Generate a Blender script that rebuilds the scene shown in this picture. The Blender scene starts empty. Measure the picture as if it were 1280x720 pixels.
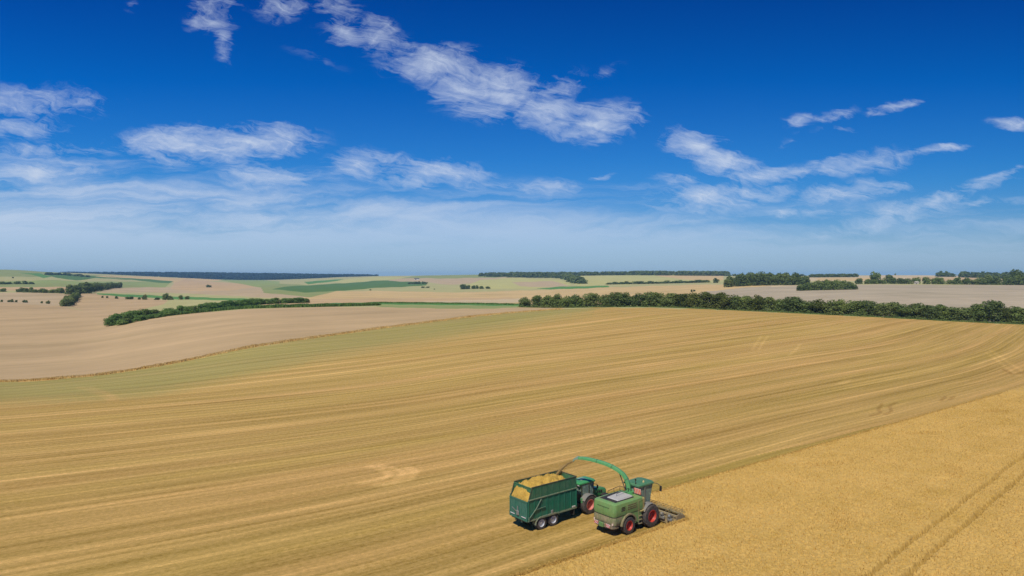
import bpy, math, random
import numpy as np

random.seed(7)
rng = np.random.default_rng(7)
SC = bpy.context.scene
COL = SC.collection
R = math.radians

# ------------------------------------------------------------------ camera facts
F, YH, H = 853.33, 345.0, 24.0          # focal length (px of a 1280 wide frame), eye level, drone height


def lin(c):
    out = []
    for v in c[:3]:
        v = v / 255.0
        out.append(v / 12.92 if v <= 0.04045 else ((v + 0.055) / 1.055) ** 2.4)
    return out


K = 1.08                                # sunlit irradiance over pi: photo value / albedo


def alb(c, k=None):
    return [v / (k or K) for v in lin(c)]


# ------------------------------------------------------------------ small helpers
def link(o, parent=None):
    COL.objects.link(o)
    if parent is not None:
        o.parent = parent
    return o


def mesh_obj(name, verts, faces, mat=None, parent=None, smooth=False, mats=None, idx=None):
    me = bpy.data.meshes.new(name)
    me.from_pydata([tuple(v) for v in verts], [], faces)
    for m in (mats or ([mat] if mat else [])):
        me.materials.append(m)
    if idx is not None:
        me.polygons.foreach_set('material_index', idx)
    if smooth:
        me.polygons.foreach_set('use_smooth', [True] * len(me.polygons))
    me.update()
    return link(bpy.data.objects.new(name, me), parent)


def fast_mesh(name, V, Q, nper=4):
    """V (n,3), Q (m,nper) arrays -> mesh"""
    me = bpy.data.meshes.new(name)
    V = np.ascontiguousarray(V, np.float32)
    Q = np.ascontiguousarray(Q, np.int32)
    me.vertices.add(len(V))
    me.vertices.foreach_set('co', V.ravel())
    me.loops.add(Q.size)
    me.loops.foreach_set('vertex_index', Q.ravel())
    me.polygons.add(len(Q))
    me.polygons.foreach_set('loop_start', np.arange(len(Q), dtype=np.int32) * nper)
    me.polygons.foreach_set('loop_total', np.full(len(Q), nper, np.int32))
    me.update(calc_edges=True)
    return me


def tag(o, label=None, cat=None, group=None, kind=None):
    if label: o['label'] = label
    if cat: o['category'] = cat
    if group: o['group'] = group
    if kind: o['kind'] = kind
    return o


def empty(name, loc=(0, 0, 0), rz=0.0):
    o = bpy.data.objects.new(name, None)
    o.empty_display_size = 0.3
    link(o)
    o.location = loc
    o.rotation_euler = (0, 0, rz)
    return o


class MB:
    """collects shapes, then links them as ONE mesh object"""

    def __init__(s):
        s.v, s.f, s.m = [], [], []

    def add(s, verts, faces, mi=0):
        b = len(s.v)
        s.v += [tuple(v) for v in verts]
        s.f += [tuple(b + i for i in f) for f in faces]
        s.m += [mi] * len(faces)
        return s

    def box(s, c, d, rot=None, mi=0, bev=0.0):
        x, y, z = d[0] / 2, d[1] / 2, d[2] / 2
        if bev > 0:
            b = min(bev, x * .9, y * .9, z * .9)
            vs, key = [], {}
            for sx in (-1, 1):
                for sy in (-1, 1):
                    for sz in (-1, 1):
                        for a in range(3):
                            p = [sx * (x - b), sy * (y - b), sz * (z - b)]
                            p[a] = (sx * x, sy * y, sz * z)[a]
                            key[(sx, sy, sz, a)] = len(vs)
                            vs.append(p)
            fs = []
            for a in range(3):
                o1, o2 = (a + 1) % 3, (a + 2) % 3
                for sg in (-1, 1):
                    f = []
                    for p, q in ((-1, -1), (1, -1), (1, 1), (-1, 1)):
                        t = [0, 0, 0]; t[a] = sg; t[o1] = p; t[o2] = q
                        f.append(key[(t[0], t[1], t[2], a)])
                    fs.append(f if sg > 0 else f[::-1])
            for a in range(3):
                o1, o2 = (a + 1) % 3, (a + 2) % 3
                for p in (-1, 1):
                    for q in (-1, 1):
                        t1 = [0, 0, 0]; t1[a] = -1; t1[o1] = p; t1[o2] = q
                        t2 = list(t1); t2[a] = 1
                        fs.append([key[(*t1, o1)], key[(*t1, o2)], key[(*t2, o2)], key[(*t2, o1)]])
            for sx in (-1, 1):
                for sy in (-1, 1):
                    for sz in (-1, 1):
                        fs.append([key[(sx, sy, sz, 0)], key[(sx, sy, sz, 1)], key[(sx, sy, sz, 2)]])
        else:
            vs = [(sx * x, sy * y, sz * z) for sx in (-1, 1) for sy in (-1, 1) for sz in (-1, 1)]
            fs = [(0, 1, 3, 2), (4, 6, 7, 5), (0, 4, 5, 1), (2, 3, 7, 6), (0, 2, 6, 4), (1, 5, 7, 3)]
        out = []
        for p in vs:
            if rot:
                p = rotv(p, rot)
            out.append((p[0] + c[0], p[1] + c[1], p[2] + c[2]))
        return s.add(out, fs, mi)

    def tube(s, path, r, n=8, mi=0, cap=True):
        P = [np.array(p, float) for p in path]
        rings, b = [], len(s.v)
        for i, p in enumerate(P):
            t = P[min(i + 1, len(P) - 1)] - P[max(i - 1, 0)]
            t /= (np.linalg.norm(t) + 1e-9)
            up = np.array([0, 0, 1.0]) if abs(t[2]) < .9 else np.array([1.0, 0, 0])
            a = np.cross(t, up); a /= np.linalg.norm(a)
            c = np.cross(a, t)
            ri = r[i] if isinstance(r, (list, tuple)) else r
            for k in range(n):
                q = p + ri * (math.cos(2 * math.pi * k / n) * a + math.sin(2 * math.pi * k / n) * c)
                s.v.append(tuple(q))
        for i in range(len(P) - 1):
            for k in range(n):
                k2 = (k + 1) % n
                s.f.append((b + i * n + k, b + i * n + k2, b + (i + 1) * n + k2, b + (i + 1) * n + k)); s.m.append(mi)
        if cap:
            s.f.append(tuple(b + k for k in range(n))[::-1]); s.m.append(mi)
            e = b + (len(P) - 1) * n
            s.f.append(tuple(e + k for k in range(n))); s.m.append(mi)
        return s

    def loft(s, rings, mi=0, cap0=True, cap1=True, closed=True):
        b, n = len(s.v), len(rings[0])
        for rg in rings:
            s.v += [tuple(p) for p in rg]
        for i in range(len(rings) - 1):
            for k in range(n if closed else n - 1):
                k2 = (k + 1) % n
                s.f.append((b + i * n + k, b + i * n + k2, b + (i + 1) * n + k2, b + (i + 1) * n + k)); s.m.append(mi)
        if cap0:
            s.f.append(tuple(b + k for k in range(n))[::-1]); s.m.append(mi)
        if cap1:
            e = b + (len(rings) - 1) * n
            s.f.append(tuple(e + k for k in range(n))); s.m.append(mi)
        return s

    def prism_y(s, poly, y0, y1, mi=0):
        return s.loft([[(x, y0, z) for x, z in poly], [(x, y1, z) for x, z in poly]], mi)

    def prism_z(s, poly, z0, z1, mi=0):
        return s.loft([[(x, y, z0) for x, y in poly], [(x, y, z1) for x, y in poly]], mi)

    def lathe_y(s, prof, c, n=40, mi=0):
        """prof: list of (radius, y); axis along Y through c"""
        rings = []
        for k in range(n):
            a = 2 * math.pi * k / n
            rings.append([(c[0] + r * math.cos(a), c[1] + y, c[2] + r * math.sin(a)) for r, y in prof])
        b, m = len(s.v), len(prof)
        for rg in rings:
            s.v += rg
        for k in range(n):
            k2 = (k + 1) % n
            for j in range(m - 1):
                s.f.append((b + k * m + j, b + k * m + j + 1, b + k2 * m + j + 1, b + k2 * m + j)); s.m.append(mi)
        return s

    def build(s, name, mat, parent=None, smooth=False):
        mats = mat if isinstance(mat, (list, tuple)) else [mat]
        o = mesh_obj(name, s.v, s.f, None, parent, smooth, mats, s.m)
        import bmesh
        bm = bmesh.new(); bm.from_mesh(o.data)
        bmesh.ops.recalc_face_normals(bm, faces=bm.faces)
        bm.to_mesh(o.data); bm.free()
        if smooth == 'auto':
            o.data.polygons.foreach_set('use_smooth', [True] * len(o.data.polygons))
            o.data.set_sharp_from_angle(angle=R(35))
        return o


def rotv(p, rot):
    x, y, z = p
    rx, ry, rz = rot
    y, z = y * math.cos(rx) - z * math.sin(rx), y * math.sin(rx) + z * math.cos(rx)
    x, z = x * math.cos(ry) + z * math.sin(ry), -x * math.sin(ry) + z * math.cos(ry)
    x, y = x * math.cos(rz) - y * math.sin(rz), x * math.sin(rz) + y * math.cos(rz)
    return (x, y, z)


# ------------------------------------------------------------------ node helpers
class NT:
    def __init__(s, tree):
        s.t = tree; s.n = tree.nodes; s.l = tree.links

    def new(s, typ, **kw):
        n = s.n.new(typ)
        for k, v in kw.items():
            setattr(n, k, v)
        return n

    def set(s, sock, v):
        if hasattr(v, 'is_linked') or hasattr(v, 'links'):
            s.l.new(v, sock)
        else:
            sock.default_value = v

    def math(s, op, a, b=None, c=None, clamp=False):
        n = s.new('ShaderNodeMath', operation=op, use_clamp=clamp)
        s.set(n.inputs[0], a)
        if b is not None: s.set(n.inputs[1], b)
        if c is not None: s.set(n.inputs[2], c)
        return n.outputs[0]

    def vmath(s, op, a, b=None):
        n = s.new('ShaderNodeVectorMath', operation=op)
        s.set(n.inputs[0], a)
        if b is not None: s.set(n.inputs[1], b)
        return n.outputs['Value'] if op in ('LENGTH', 'DOT_PRODUCT', 'DISTANCE') else n.outputs[0]

    def mapping(s, v, loc=(0, 0, 0), rot=(0, 0, 0), sc=(1, 1, 1), typ='POINT'):
        n = s.new('ShaderNodeMapping', vector_type=typ)
        s.l.new(v, n.inputs[0])
        n.inputs['Location'].default_value = loc
        n.inputs['Rotation'].default_value = rot
        n.inputs['Scale'].default_value = sc
        return n.outputs[0]

    def noise(s, v, scale=1.0, detail=3.0, rough=0.55, dist=0.0, color=False):
        n = s.new('ShaderNodeTexNoise')
        if v is not None: s.l.new(v, n.inputs['Vector'])
        n.inputs['Scale'].default_value = scale
        n.inputs['Detail'].default_value = detail
        n.inputs['Roughness'].default_value = rough
        n.inputs['Distortion'].default_value = dist
        return n.outputs['Color'] if color else n.outputs[0]

    def ramp(s, f, stops, interp='LINEAR'):
        n = s.new('ShaderNodeValToRGB')
        s.set(n.inputs[0], f)
        cr = n.color_ramp
        cr.interpolation = interp
        while len(cr.elements) < len(stops):
            cr.elements.new(0.5)
        for e, (p, c) in zip(cr.elements, stops):
            e.position = p
            e.color = (*c[:3], 1) if hasattr(c, '__len__') else (c, c, c, 1)
        return n.outputs[0]

    def maprange(s, v, a, b, c=0.0, d=1.0, typ='LINEAR'):
        n = s.new('ShaderNodeMapRange', interpolation_type=typ, clamp=True)
        s.set(n.inputs[0], v)
        for i, q in enumerate((a, b, c, d)):
            s.set(n.inputs[i + 1], q)
        return n.outputs[0]

    def mix(s, f, a, b, mode='MIX'):
        n = s.new('ShaderNodeMix', data_type='RGBA', blend_type=mode)
        s.set(n.inputs[0], f)
        for i, q in ((6, a), (7, b)):
            if isinstance(q, (tuple, list)):
                q = (*q[:3], 1)
            s.set(n.inputs[i], q)
        return n.outputs[2]


def new_mat(name):
    m = bpy.data.materials.new(name)
    m.use_nodes = True
    nt = NT(m.node_tree)
    b = m.node_tree.nodes['Principled BSDF']
    return m, nt, b


DUST = (0.30, 0.22, 0.10)


def paint(name, col, rough=0.45, dust=0.35, metallic=0.0, dust_col=DUST, scale=1.6, spec=0.4, coat=0.0):
    """paint or metal with blotchy chaff dust (a stain with its own shape) on it"""
    m, nt, b = new_mat(name)
    tc = nt.new('ShaderNodeTexCoord').outputs['Object']
    n1 = nt.noise(tc, scale, 5, 0.65)
    n2 = nt.noise(nt.mapping(tc, sc=(1, 1, 0.35)), scale * 5, 3, 0.6)
    f = nt.math('MULTIPLY_ADD', n2, 0.45, nt.math('MULTIPLY', n1, 0.75))
    f = nt.maprange(f, 0.42, 0.85, 0.0, 1.0)
    f = nt.math('MULTIPLY', f, dust * 1.6, clamp=True)
    c = nt.mix(f, tuple(col), tuple(dust_col))
    v = nt.maprange(n2, 0.3, 0.7, 0.86, 1.12)
    c = nt.mix(1.0, c, v, 'MULTIPLY')
    nt.l.new(c, b.inputs['Base Color'])
    nt.l.new(nt.maprange(f, 0, 1, rough, 0.85), b.inputs['Roughness'])
    b.inputs['Metallic'].default_value = metallic
    b.inputs['Specular IOR Level'].default_value = spec
    b.inputs['Coat Weight'].default_value = coat
    return m


# ------------------------------------------------------------------ terrain
TAB = {
    -500: [(100, 552), (130, 513), (160, 496), (190, 484), (230, 468), (300, 443), (400, 416), (550, 393), (650, 380), (700, 375),
           (800, 371), (950, 364), (1100, 360), (1300, 357), (1600, 350), (2200, 343), (3000, 336), (3600, 337), (5200, 342), (9000, 344), (14000, 345)],
    0: [(100, 551), (130, 510), (160, 491), (190, 477), (230, 461), (300, 437), (400, 413), (550, 392), (650, 382), (700, 378.5),
        (760, 377), (950, 365), (1100, 361), (1300, 358), (1600, 351.5), (2200, 344.5), (3000, 337), (3600, 338.5), (5200, 342), (9000, 344), (14000, 345)],
    100: [(100, 550.5), (130, 507), (160, 486), (190, 471), (230, 456), (300, 433), (380, 414), (480, 398), (560, 389), (640, 384),
          (760, 378), (900, 368), (1200, 361), (1600, 355), (2400, 346.5), (3200, 342.5), (3800, 341.5), (4300, 343.6), (5200, 342.8), (9000, 344.5), (14000, 345)],
    200: [(100, 550), (130, 505), (160, 481), (205, 455), (260, 432), (320, 414), (380, 402), (430, 396), (470, 394.5), (540, 388.5),
          (620, 382.5), (720, 378), (800, 375), (1000, 371), (1500, 362), (2000, 357), (2800, 350), (3300, 347), (3700, 346), (4200, 347.5), (5200, 342.8), (6500, 344), (9000, 344.7), (14000, 345)],
    320: [(100, 549.5), (130, 503.5), (160, 475), (190, 453), (225, 432), (280, 411), (340, 397.5), (400, 389), (450, 385.5), (520, 381),
          (560, 378.5), (640, 375.5), (800, 370.5), (1000, 366), (1400, 361.5), (1800, 358.5), (2500, 354), (3300, 351.5), (4200, 350), (5200, 344), (6500, 344.5), (9000, 345), (14000, 345)],
    480: [(100, 549), (150, 480), (200, 440), (265, 411), (320, 396), (380, 387.5), (430, 384), (480, 381.8), (540, 379), (650, 376.5),
          (900, 370), (1300, 363), (1700, 358), (2200, 353.5), (2800, 348.5), (3500, 345.3), (4000, 345), (5200, 346), (9000, 345.5), (14000, 345)],
    640: [(100, 548), (150, 475), (200, 435), (260, 406), (310, 391.5), (360, 386.5), (400, 384), (440, 382.5), (500, 381), (560, 379),
          (700, 375), (1000, 367), (1300, 361), (1700, 355), (2100, 350), (2600, 345.5), (2900, 343.3), (3300, 343), (5200, 345.5), (9000, 345.5), (14000, 345)],
    800: [(100, 548), (150, 475), (200, 435), (250, 407), (300, 389), (325, 385.0), (345, 383.8), (380, 384), (450, 384), (520, 381), (600, 375.5),
          (800, 367.5), (1100, 359), (1400, 355.5), (1800, 350.5), (2200, 346), (2500, 344), (3000, 344), (5200, 345), (9000, 345), (14000, 345)],
    960: [(100, 548), (150, 476), (200, 436), (250, 409), (290, 394), (318, 389.5), (340, 389), (380, 390), (450, 386), (550, 375), (650, 366),
          (750, 360), (850, 356.3), (1000, 354.5), (1500, 349.5), (2000, 346), (2600, 344.5), (3200, 344.5), (5200, 345), (9000, 345), (14000, 345)],
    1120: [(100, 549), (150, 478), (200, 439), (250, 412), (280, 401), (300, 397.3), (325, 396.5), (360, 396), (420, 388), (500, 377), (600, 366),
           (700, 360), (800, 356.5), (900, 354.5), (1300, 349.5), (1800, 345.2), (2200, 344.0), (3000, 344.8), (5200, 345), (9000, 345), (14000, 345)],
    1280: [(100, 550), (150, 480), (200, 440), (240, 418), (270, 408), (285, 405), (310, 403.5), (340, 402), (400, 391), (500, 377), (600, 367),
           (700, 361), (800, 357.8), (900, 355.5), (1300, 350), (1800, 346.5), (2200, 345.2), (3000, 345), (5200, 345), (9000, 345), (14000, 345)],
    1800: [(100, 552), (150, 484), (200, 446), (240, 424), (270, 413), (300, 407), (340, 404), (400, 393), (500, 378), (600, 368),
           (700, 362), (800, 358), (900, 356), (1300, 350), (1800, 347), (2200, 345.5), (3000, 345), (5200, 345), (9000, 345), (14000, 345)],
}


def pchip(x, Y, xq):
    x = np.asarray(x, float); Y = np.asarray(Y, float); xq = np.asarray(xq, float)
    h = np.diff(x); d = np.diff(Y, axis=0) / h.reshape(-1, *([1] * (Y.ndim - 1)))
    m = np.zeros_like(Y)
    hh = h.reshape(-1, *([1] * (Y.ndim - 1)))
    w1 = 2 * hh[1:] + hh[:-1]; w2 = hh[1:] + 2 * hh[:-1]
    with np.errstate(divide='ignore', invalid='ignore'):
        mi = (w1 + w2) / (w1 / d[:-1] + w2 / d[1:])
    mi[(d[:-1] * d[1:]) <= 0] = 0
    m[1:-1] = np.nan_to_num(mi)
    m[0] = d[0]; m[-1] = d[-1]
    i = np.clip(np.searchsorted(x, xq) - 1, 0, len(x) - 2)
    t = ((xq - x[i]) / h[i])
    sh = (-1,) + (1,) * (Y.ndim - 1)
    t = np.clip(t, 0, 1).reshape(sh); hi = h[i].reshape(sh)
    return ((2 * t**3 - 3 * t**2 + 1) * Y[i] + (t**3 - 2 * t**2 + t) * hi * m[i]
            + (-2 * t**3 + 3 * t**2) * Y[i + 1] + (t**3 - t**2) * hi * m[i + 1])


# depth rows of the ground sheet: about one image row each
near = (F * H) / np.arange(760.0, 64.0, -1.15)
rows = np.concatenate([[0.5, 4, 8, 12, 16, 20, 24], near[near < 320], np.geomspace(321, 720, 190), np.geomspace(723, 5600, 260), np.geomspace(5800, 8000, 8)])
rows = np.unique(rows)
cols = np.concatenate([np.arange(-1000, -400, 60), np.arange(-400, -40, 12), np.arange(-40, 1320, 1.35), np.arange(1320, 1700, 12), np.arange(1700, 2300, 60)])

kx = sorted(TAB)
prof = []
for k in kx:
    kn = TAB[k]
    d = [0.3, 20, 60, 80] + [q[0] for q in kn]
    z = [0, 0, 0, 0] + [H - (q[1] - YH) / F * q[0] for q in kn]
    prof.append(pchip(np.log(d), np.array(z), np.log(rows)))
prof = np.array(prof)                                    # (nk, nrows)


def height_grid(px):
    return pchip(np.array(kx, float), prof, np.clip(px, kx[0], kx[-1]))     # (npx, nrows)


PXS = np.arange(-800, 2400, 5.0)
ZG = height_grid(PXS)
PYG = YH + F * (H - ZG) / rows[None, :]
LR = np.log(rows)


def z_px(px, d):
    i = np.clip((np.asarray(px, float) - PXS[0]) / 5.0, 0, len(PXS) - 1.001)
    j = np.interp(np.log(np.asarray(d, float)), LR, np.arange(len(rows)))
    j = np.clip(j, 0, len(rows) - 1.001)
    i0, j0 = i.astype(int), j.astype(int)
    a, b = i - i0, j - j0
    return (ZG[i0, j0] * (1 - a) * (1 - b) + ZG[i0 + 1, j0] * a * (1 - b) + ZG[i0, j0 + 1] * (1 - a) * b + ZG[i0 + 1, j0 + 1] * a * b)


def zw(x, y):
    x = np.asarray(x, float); y = np.maximum(np.asarray(y, float), 0.6)
    return z_px(640 + F * x / y, y)


def at(px, d):
    """ground point on the bearing of photo column px at depth d"""
    return np.array([(px - 640) / F * d, d, float(z_px(np.array([px]), np.array([d]))[0])])


def hit(px, py):
    """depth at which the ground first reaches photo row py on column px"""
    i = int(np.clip(round((px - PXS[0]) / 5.0), 0, len(PXS) - 1))
    pr = PYG[i]
    k = np.nonzero((pr <= py) & (rows > 30))[0]
    if len(k) == 0:
        k = [int(np.argmin(pr))]
    j = k[0]
    if j == 0: return rows[0]
    p0, p1 = pr[j - 1], pr[j]
    t = 0 if p0 == p1 else np.clip((p0 - py) / (p0 - p1), 0, 1)
    return float(rows[j - 1] * (1 - t) + rows[j] * t)


# ------------------------------------------------------------------ the fields (plan of the land)
EDGE = [(0, 477), (60, 474.5), (130, 468), (200, 457), (300, 436.5), (400, 421), (480, 409.5), (560, 399.5), (640, 391), (700, 386.6)]
EDGE_R = [(740, 384.6), (800, 384.8), (900, 387), (960, 390), (1040, 394), (1120, 397.8), (1200, 401.8), (1280, 405.8), (1900, 446)]
TANTOP = [(720, 383.2), (660, 384), (600, 386), (540, 385.5), (480, 384), (400, 383.6), (320, 386), (230, 392), (140, 399.5), (131, 400), (110, 390), (80, 383), (0, 378), (-900, 372)]
C = dict(stub=(189, 156, 87), crop=(197, 160, 84), tan=(195, 166, 120), tan2=(194, 170, 128), peach=(210, 180, 122), peach2=(202, 171, 122), head=(163, 150, 84),
         pale=(183, 176, 116), pale2=(193, 186, 116), dkg=(94, 124, 62), gg=(150, 157, 94), brg=(98, 142, 70), grey=(184, 168, 136), olive=(156, 132, 66),
         straw=(206, 184, 140), mid=(152, 163, 94))
POLYS = [   # (colour, stubble weight, row-stripe weight, polygon)
    ('pale', 0, .3, [(-900, 300), (1900, 300), (1900, 460), (-900, 520)]),
    # left far hill
    ('gg', 0, .4, [(-900, 330), (40, 336), (90, 342), (130, 345), (40, 346), (-900, 345)]),
    ('pale', 0, .4, [(-900, 344), (40, 346), (70, 352), (100, 355), (60, 356), (-900, 354)]),
    ('brg', 0, .2, [(22, 341), (50, 341.6), (64, 346), (54, 347.5), (40, 343)]),
    ('dkg', 0, .3, [(56, 343), (86, 342.8), (128, 346), (220, 350.5), (214, 352), (120, 347.6), (96, 350.5), (70, 347.5)]),
    ('mid', 0, .4, [(0, 352), (60, 350), (110, 352), (214, 352), (205, 361), (100, 359), (0, 359), (-900, 358)]),
    ('gg', 0, .5, [(0, 355), (50, 354), (160, 356), (205, 361), (100, 360), (-900, 360)]),
    ('peach', 0, .4, [(118, 345.5), (140, 344.6), (232, 347.6), (320, 349), (216, 353), (180, 350.5)]),
    ('dkg', 0, .3, [(130, 345.4), (217, 351.4), (212, 354), (192, 353)]),
    ('tan2', 0, .8, [(213, 359), (218, 353), (232, 349), (300, 354.5), (420, 366), (400, 373), (330, 372), (214, 366), (125, 366), (135, 358.5), (152, 359.5)]),
    ('peach2', 0, .8, [(213, 361), (218, 353), (232, 349), (300, 354.5), (325, 358), (290, 363), (240, 364)]),
    ('mid', 0, .3, [(272, 349.5), (320, 349), (350, 352), (350, 362), (330, 360), (300, 355)]),
    ('gg', 0, .3, [(330, 366), (325, 357), (350, 355), (420, 357), (470, 352), (500, 356), (420, 364), (395, 372)]),
    ('dkg', 0, .3, [(340, 361.5), (360, 358), (430, 354), (478, 350.5), (505, 350.5), (532, 353), (533, 357), (470, 360), (420, 364), (380, 365.5)]),
    ('pale2', 0, .3, [(410, 352), (440, 348), (470, 346), (545, 345.8), (540, 347.5), (478, 350), (430, 353.5)]),
    ('brg', 0, .2, [(380, 352), (430, 349), (420, 351.8), (385, 355)]),
    ('tan2', 0, .3, [(485, 351), (500, 347.8), (650, 346), (640, 352), (560, 356), (535, 353)]),
    ('gg', 0, .3, [(500, 347.6), (520, 345), (640, 341), (660, 344), (640, 346.4), (560, 348)]),
    ('pale', 0, .3, [(440, 363), (535, 357), (650, 354), (720, 358), (690, 361.6), (570, 365.4), (480, 364)]),
    ('pale2', 0, .3, [(600, 350), (640, 347), (700, 350), (715, 356), (660, 361), (575, 361)]),
    ('tan2', 0, .3, [(640, 353), (690, 351), (712, 357.5), (690, 359), (650, 358)]),
    ('brg', 0, .2, [(670, 360.8), (700, 358.4), (760, 357), (762, 359.4), (700, 362.4)]),
    ('pale2', 0, .5, [(695, 343), (800, 344), (900, 345), (905, 352), (840, 353.5), (790, 356), (722, 357.4), (705, 349)]),
    ('peach', 0, .4, [(815, 344), (905, 344.5), (905, 350), (870, 351)]),
    ('pale', 0, .3, [(760, 359), (790, 355.5), (900, 353), (910, 355), (860, 356)]),
    # peach stubble across the middle distance
    ('peach', 0, .7, [(300, 377.5), (390, 371), (422, 364), (480, 363.6), (570, 365.6), (690, 362), (765, 359), (860, 356), (960, 354.5), (985, 355.5), (880, 366), (800, 380), (660, 380), (460, 379), (400, 380), (330, 381)]),
    ('peach2', 0, .6, [(300, 378), (360, 374), (460, 373), (640, 372), (650, 376), (460, 379), (330, 381)]),
    ('straw', 0, .5, [(520, 377.2), (650, 373.2), (665, 376), (640, 378.6), (560, 378.6)]),
    ('brg', 0, .3, [(200, 389), (260, 384.5), (330, 381.5), (400, 379.4), (470, 377.6), (560, 378.2), (665, 380), (662, 382.8), (560, 381.6), (470, 380.6), (400, 382.6), (330, 384.6), (260, 388.6), (205, 394)]),
    ('gg', 0, .3, [(460, 381), (560, 382), (664, 383), (660, 384.2), (600, 386), (540, 386), (480, 384.4)]),
    # left side, below the hedge line
    ('tan2', 0, .9, [(-900, 361), (0, 366), (40, 365.6), (92, 367.6), (90, 384), (0, 379), (-900, 373)]),
    ('tan', 0, .9, [(88, 384), (89, 366.5), (124, 367), (210, 375.5), (205, 380), (160, 392), (133, 402), (110, 390)]),
    ('brg', 0, .3, [(122, 366.8), (150, 367.5), (230, 371), (330, 374), (328, 376), (230, 374.4), (150, 370.6), (122, 368.2)]),
    ('peach2', 0, .5, [(0, 359), (128, 358.5), (120, 365), (0, 363), (-900, 361)]),
    # right side
    ('peach', 0, .5, [(800, 368), (880, 362), (960, 354.5), (985, 355.4), (900, 364), (870, 368)]),
    ('grey', 0, 1.0, [(880, 364.6), (920, 360.6), (960, 357.4), (985, 355.4), (1280, 356.5), (1900, 356), (1900, 446), (1280, 405), (1120, 397), (960, 389.5), (850, 384)]),
    ('straw', 0, .4, [(960, 356), (985, 354.8), (1000, 355), (995, 357.5), (965, 358.6)]),
    ('straw', 0, .4, [(1010, 345), (1160, 343.6), (1285, 345), (1285, 350.5), (1160, 351.5), (1010, 351)]),
    ('peach2', 0, .4, [(1140, 346.5), (1240, 347), (1240, 350.8), (1140, 350)]),
    ('peach', 0, .4, [(1020, 347.5), (1095, 347), (1095, 350.8), (1020, 350.8)]),
    # near
    ('tan', 0, 1.0, [(-900, 484)] + EDGE + [(700, 386.6)] + TANTOP),
    ('stub', 1, 0, [(-900, 482)] + EDGE + EDGE_R + [(1900, 5000), (-900, 5000)]),
    ('head', .7, 0, [(-900, 482)] + EDGE + [(760, 384.6), (700, 393), (640, 405.5), (560, 419), (480, 432), (400, 446), (330, 461), (240, 480), (190, 491), (120, 496.5), (0, 499), (-900, 499)]),
]


def inside(poly, X, Y):
    P = np.array(poly, float)
    res = np.zeros(X.shape, bool)
    n = len(P); j = n - 1
    for i in range(n):
        xi, yi = P[i]; xj, yj = P[j]
        if yi != yj:
            c = ((yi > Y) != (yj > Y)) & (X < (xj - xi) * (Y - yi) / (yj - yi) + xi)
            res ^= c
        j = i
    return res


# vehicle and crop frame
HV = np.array([9.96, 64.6]); HDG = R(39.5)
CH = R(37.0)                                              # crop rows heading
CU = np.array([math.cos(CH), math.sin(CH)]); CV = np.array([-math.sin(CH), math.cos(CH)])


def uv_of(x, y):
    dx, dy = x - HV[0], y - HV[1]
    return dx * CU[0] + dy * CU[1], dx * CV[0] + dy * CV[1]


CROP_L, CROP_R, CROP_F = 3.95, -3.35, 6.05                # left edge ahead, right edge behind, front line


def hedge_row(px):
    return np.interp(px, [p[0] for p in EDGE], [p[1] + 8 for p in EDGE])


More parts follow.
